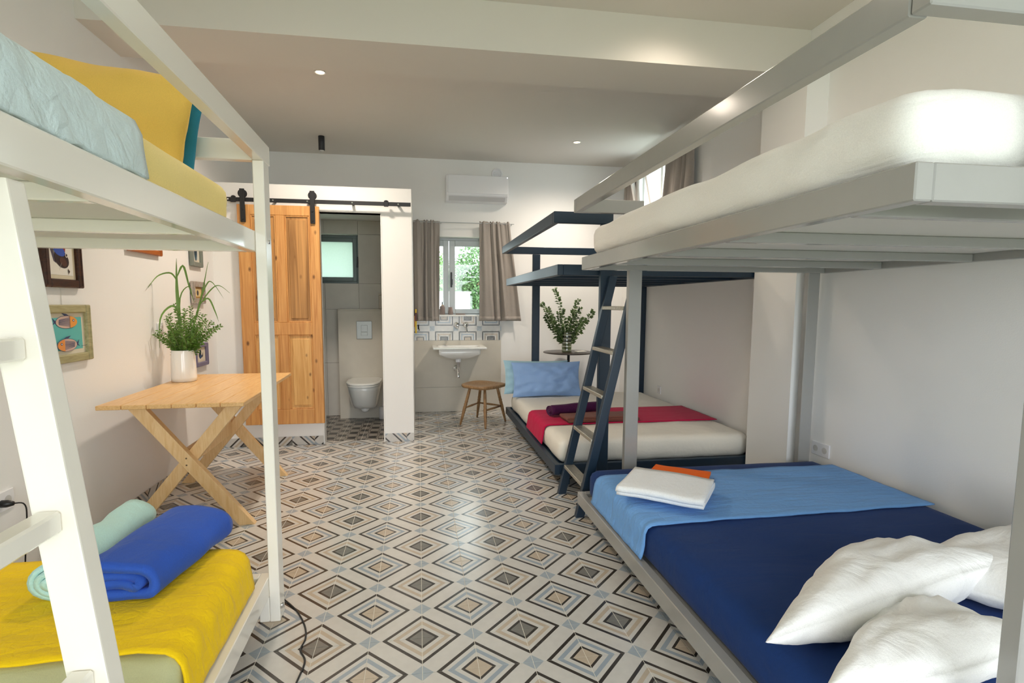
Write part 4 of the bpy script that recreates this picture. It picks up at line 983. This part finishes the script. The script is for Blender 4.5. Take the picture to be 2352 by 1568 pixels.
# ------------------------------------------------------------------ basin corner
ba = thing('wash_basin', 'white ceramic wall basin with a wide flat rim', 'basin', (.46, 4.2, .79))
def rrect(x0, x1, y0, y1, r, z, n=6):
    out = []
    for cx_, cy_, a0 in ((x1-r, y1-r, 0), (x0+r, y1-r, 90), (x0+r, y0+r, 180), (x1-r, y0+r, 270)):
        for k in range(n+1):
            a = math.radians(a0+90*k/n); out.append((cx_+r*math.cos(a), cy_+r*math.sin(a), z))
    return out
obj('rim', loft([rrect(.158, .762, 3.99, 4.387, .012, .788), rrect(.155, .765, 3.985, 4.387, .015, .793), rrect(.155, .765, 3.985, 4.387, .015, .806), rrect(.158, .762, 3.988, 4.387, .015, .810), rrect(.215, .705, 4.03, 4.32, .05, .811), rrect(.23, .69, 4.045, 4.305, .05, .800), rrect(.26, .66, 4.08, 4.27, .06, .735), rrect(.40, .52, 4.13, 4.23, .04, .722)]), CERAM, ba, False)
obj('bowl', loft([rrect(.36, .56, 4.10, 4.28, .06, .668), rrect(.28, .64, 4.05, 4.33, .07, .690), rrect(.232, .690, 4.020, 4.36, .05, .718), rrect(.225, .698, 4.012, 4.37, .03, .730), rrect(.222, .702, 4.010, 4.372, .03, .7875)]), CERAM, ba, True)
obj('drain_cup', lathe([(.030, .625), (.032, .630), (.032, .667)], .452, 4.18, 24), WHITEP, ba, True)
obj('waste_pipe', lathe([(.016, .44), (.018, .445), (.018, .47), (.015, .475), (.015, .625)], .452, 4.18, 20), CHROME, ba, True)
obj('trap_arm', tube([(.452, 4.198, .53), (.44, 4.25, .53), (.435, 4.387, .53)], .014, 12), CHROME, ba, True)
obj('wall_rosette', lathe([(.034, 4.3875), (.034, 4.380), (.02, 4.372)], .435, 0, 24, 'y', .53), CHROME, ba, True)
tp = thing('wall_tap', 'chrome wall tap with a lever and a round spout over the basin', 'tap', (.5, 4.386, 1.05))
obj('rosette', lathe([(.033, 4.3875), (.033, 4.378), (.028, 4.374)], .449, 0, 28, 'y', 1.05), CHROME, tp, True); obj('spout', tube([(.449, 4.372, 1.05), (.449, 4.27, 1.045), (.449, 4.245, 1.035), (.449, 4.238, 1.015)], .014, 14), CHROME, tp, True)
obj('rosette', lathe([(.033, 4.3875), (.033, 4.370), (.026, 4.345), (.018, 4.34)], .556, 0, 28, 'y', 1.052), CHROME, tp, True); obj('lever', bar((.556, 4.335, 1.058), (.570, 4.325, .965), .018, .012), CHROME, tp)
STONEWARE = mat('brown_stoneware', '#8b7a74', .55)
sd = thing('soap_dispenser', 'taupe soap bottle with a pump on the window sill', 'soap bottle', (.283, 4.44, 1.1715))
obj('bottle', lathe([(.030, 1.1715), (.032, 1.175), (.032, 1.262), (.026, 1.275), (.014, 1.279)], .283, 4.44, 24), STONEWARE, sd, True); obj('collar', lathe([(.014, 1.2795), (.014, 1.290)], .283, 4.44, 16), mat('copper', '#b07a4a', .3, metal=.7), sd)
obj('pump', join(lathe([(.007, 1.2905), (.007, 1.318)], .283, 4.44, 10), cbox(.276, .290, 4.405, 4.447, 1.3185, 1.327)), BLACKP, sd)
tu = thing('bathroom_tumbler', 'taupe tumbler beside the soap bottle on the window sill', 'tumbler', (.382, 4.44, 1.1715))
obj('cup', lathe([(.026, 1.1715), (.030, 1.175), (.028, 1.262), (.025, 1.262), (.025, 1.18)], .382, 4.44, 24), STONEWARE, tu, True)
ds = thing('soap_dish', 'flat taupe soap dish on the window sill', 'soap dish', (.50, 4.44, 1.1715))
obj('dish', loft([rrect(.445, .555, 4.40, 4.47, .02, 1.1715), rrect(.440, .560, 4.395, 4.475, .025, 1.185), rrect(.448, .552, 4.403, 4.467, .02, 1.185), rrect(.455, .545, 4.41, 4.46, .015, 1.178)]), STONEWARE, ds)
hk = thing('wall_hook', 'black hook on the splashback beside the partition', 'hook', (.0, 4.38, 1.02))
obj('hook', join(cbox(-.012, .004, 4.376, 4.3879, 1.0, 1.055), tube(smoothpath([(-.004, 4.376, 1.045), (-.004, 4.345, 1.03), (.004, 4.335, 1.005), (.006, 4.342, .99), (.002, 4.355, .985)], 14), .004, 7)), BLACKM, hk)
st = thing('hanging_brush', 'yellow handled back brush with a maroon band hanging by the partition', 'brush', (-.032, 4.28, 1.1))
for z0, z1, c in ((.96, 1.102, '#d9b80f'), (1.102, 1.195, '#5b2626'), (1.195, 1.24, '#d8b21c')): obj('handle_band', cbox(-.0405, -.0225, 4.262, 4.278, z0, z1, .004), mat('band_'+c[1:], c, .4), st)
obj('wooden_back', cbox(-.0535, -.0415, 4.262, 4.298, 1.03, 1.165, .004), mat('brush_wood', '#b98a5c', .5), st)

# stool
so = thing('wooden_stool', 'low wooden stool with a shaped seat and turned legs by the basin', 'stool', (.68, 3.66, 0))
def seat(z, k):
    C0 = [(.455, 3.56), (.60, 3.40), (.72, 3.40), (.90, 3.57), (.90, 3.68), (.72, 3.86), (.60, 3.86), (.455, 3.68)]; P = smoothpath([(x, y, 0) for x, y in C0+C0[:1]], 41)[:-1]; c = Vector((.68, 3.63, 0))
    return [((c+(p-c)*k).x, (c+(p-c)*k).y, z-.012*max(0, 1-((p-c).length*k/.2))) for p in P]
obj('seat', loft([seat(.414, .90), seat(.418, .97), seat(.432, 1.0), seat(.447, .985), seat(.451, .93), seat(.449, .6), seat(.446, .2)]), OAK, so, True)
tops = [(.535, 3.60), (.68, 3.50), (.83, 3.63), (.67, 3.78)]; feet = [(.432, 3.655), (.678, 3.42), (.945, 3.76), (.655, 4.02)]
def legpt(k, z): a = Vector((*tops[k], .416)); b_ = Vector((*feet[k], 0)); return b_.lerp(a, z/.416)
for k in range(4):
    zs = [0, .03, .10, .17, .20, .215, .23, .245, .26, .275, .29, .35, .416]; rs = [.010, .012, .015, .018, .019, .0155, .019, .0155, .019, .0155, .017, .016, .013]
    obj('leg', tube([legpt(k, z) for z in zs], rs, 12), OAK, so, True)
for a, b_ in ((0, 3), (3, 2), (2, 1)): obj('stretcher', tube([legpt(a, .19), (legpt(a, .19)+legpt(b_, .19))/2, legpt(b_, .19)], [.007, .012, .007], 10), OAK, so, True)

# round side table with glass vase
rt_ = thing('round_side_table', 'small round dark side table behind the navy bunk', 'side table', (1.745, 4.06, 0))
DKT = mat('dark_tabletop', '#3a322c', .3)
obj('top', lathe([(.05, .712), (.09, .722), (.27, .728), (.298, .734), (.300, .740), (.296, .744), (.02, .7445)], 1.745, 4.06, 48), DKT, rt_, True)
obj('stem', lathe([(.02, .02), (.016, .03), (.016, .70), (.02, .711)], 1.745, 4.06, 16), BLACKM, rt_, True); obj('base', lathe([(.19, 0), (.19, .008), (.03, .0195), (.021, .0198)], 1.745, 4.06, 36), BLACKM, rt_, True)
gv = thing('glass_vase', 'ribbed clear glass vase on the round side table', 'vase', (1.715, 4.04, .745)); gx, gy = 1.715, 4.04
prof = []
for k in range(25): z = .7455+.235*k/24; prof.append((.056+(.0025 if k % 4 == 2 else 0), z))
obj('body', lathe(prof+[(.052, .9805), (.051, .76), (.01, .758)], gx, gy, 28), VGLASS, gv, True)
for k in range(5): obj('rib', lathe([(.0565, .765+.044*k), (.060, .768+.044*k), (.0565, .771+.044*k)], gx, gy, 28), mat('rib_glass', '#d9dccb', .1, metal=.3), gv, True)
eb = thing('leafy_branches', 'green leafy branches standing in the ribbed glass vase', 'bouquet', (gx, gy, .77))
for k, (x, z, y, bx, n) in enumerate([(1.565, 1.47, 4.05, .03, 15), (1.41, 1.30, 4.0, -.02, 15), (1.50, 1.25, 4.10, -.02, 12), (1.60, 1.20, 3.98, -.01, 11), (1.86, 1.35, 4.08, -.02, 13), (2.02, 1.215, 4.02, .03, 15), (1.93, 1.13, 4.10, .03, 12), (1.80, 1.22, 4.0, .01, 12), (1.46, 1.16, 4.03, -.03, 12), (1.90, 1.26, 4.12, .0, 12)]):
    sprig(eb, (gx+random.uniform(-.025, .025), gy+random.uniform(-.025, .025), .78), (x, y, z), (bx, 0, .03), n+5, .062, .052, LEAFD, 300+k, .003)
nc = thing('white_card', 'small white card lying on the round side table', 'card', (1.84, 4.0, .745)); obj('card', xf(cbox(-.06, .06, -.04, .04, 0, .012, .001), Matrix.Translation((1.87, 3.99, .7455)) @ Matrix.Rotation(.2, 4, 'Z')), PM('#e6e3da'), nc)

# ------------------------------------------------------------------ garden outside
gd = struct('ground', join(box(-9, 11, YB+.3, 22, -.4, -.15), box(-8, 9, -14, YR-T-.01, -.4, -.13)), mat('garden_ground', '#8c9a78', .9, var=.2, vscale=2), 'pale garden ground outside the windows', 'ground')
def tree(x, y, h, r, label, c, seed):
    rnd = random.Random(seed); t = thing('garden_tree', label, 'tree', (x, y, -.15), group='trees outside the basin window')
    obj('trunk', tube([(x, y, -.15), (x+.05, y, h*.4), (x, y+.05, h*.75)], .09, 8, .03), mat('bark_%d' % seed, '#6d5a48', .9), t)
    G = []
    for k in range(6500):
        d = Vector((rnd.gauss(0, 1), rnd.gauss(0, 1), rnd.gauss(0, 1))).normalized(); q = Vector((x, y, h*.62))+Vector((d.x*r, d.y*r, d.z*h*.40))*(rnd.random()**.4)*(1+.35*nz(d, 2.0, seed))
        s = rnd.uniform(.028, .06); G.append(leafgeo(q, Vector((rnd.uniform(-1, 1), rnd.uniform(-1, 1), rnd.uniform(-1, .6))), Vector((rnd.uniform(-1, 1), -1, 1)), s*1.5, s))
    o = obj('foliage', join(*G), mat('foliage_%d' % seed, c, .6, var=.4, vscale=4), t); o['kind'] = 'stuff'
tree(1.30, 11.0, 2.75, .62, 'tall slim tree in the middle of the basin window view', '#587a45', 51)
tree(2.35, 12.5, 2.35, .60, 'yellow-green tree on the right of the basin window view', '#8c9a3e', 52)
tree(.42, 10.0, 2.35, .42, 'bright green tree on the left of the basin window view', '#6f9a45', 53)
tree(1.62, 7.6, 1.32, .34, 'dark low shrub at the bottom of the basin window view', '#45663a', 54)
gw = thing('garden_wall', 'low pale rendered wall at the lower left of the basin window view', 'wall', (.5, 7.6, -.15))
obj('wall', cbox(-.4, .98, 8.2, 8.4, -.15, 1.50), TRIMW, gw); obj('coping', cbox(-.42, 1.0, 8.17, 8.43, 1.5005, 1.54), TRIMW, gw)
hs = thing('garden_house', 'low white house wall with a red tiled roof beyond the garden', 'house', (1.2, 15.0, -.15))
obj('wall', cbox(-.6, 2.6, 15.0, 16.5, -.15, 1.86), TRIMW, hs); obj('roof', join(cbox(-.8, 2.8, 14.8, 16.7, 1.861, 1.96), cbox(-.7, 2.7, 15.1, 16.4, 1.961, 2.03)), mat('roof_tile', '#c98b6e', .8), hs)
bpy.context.view_layer.update()
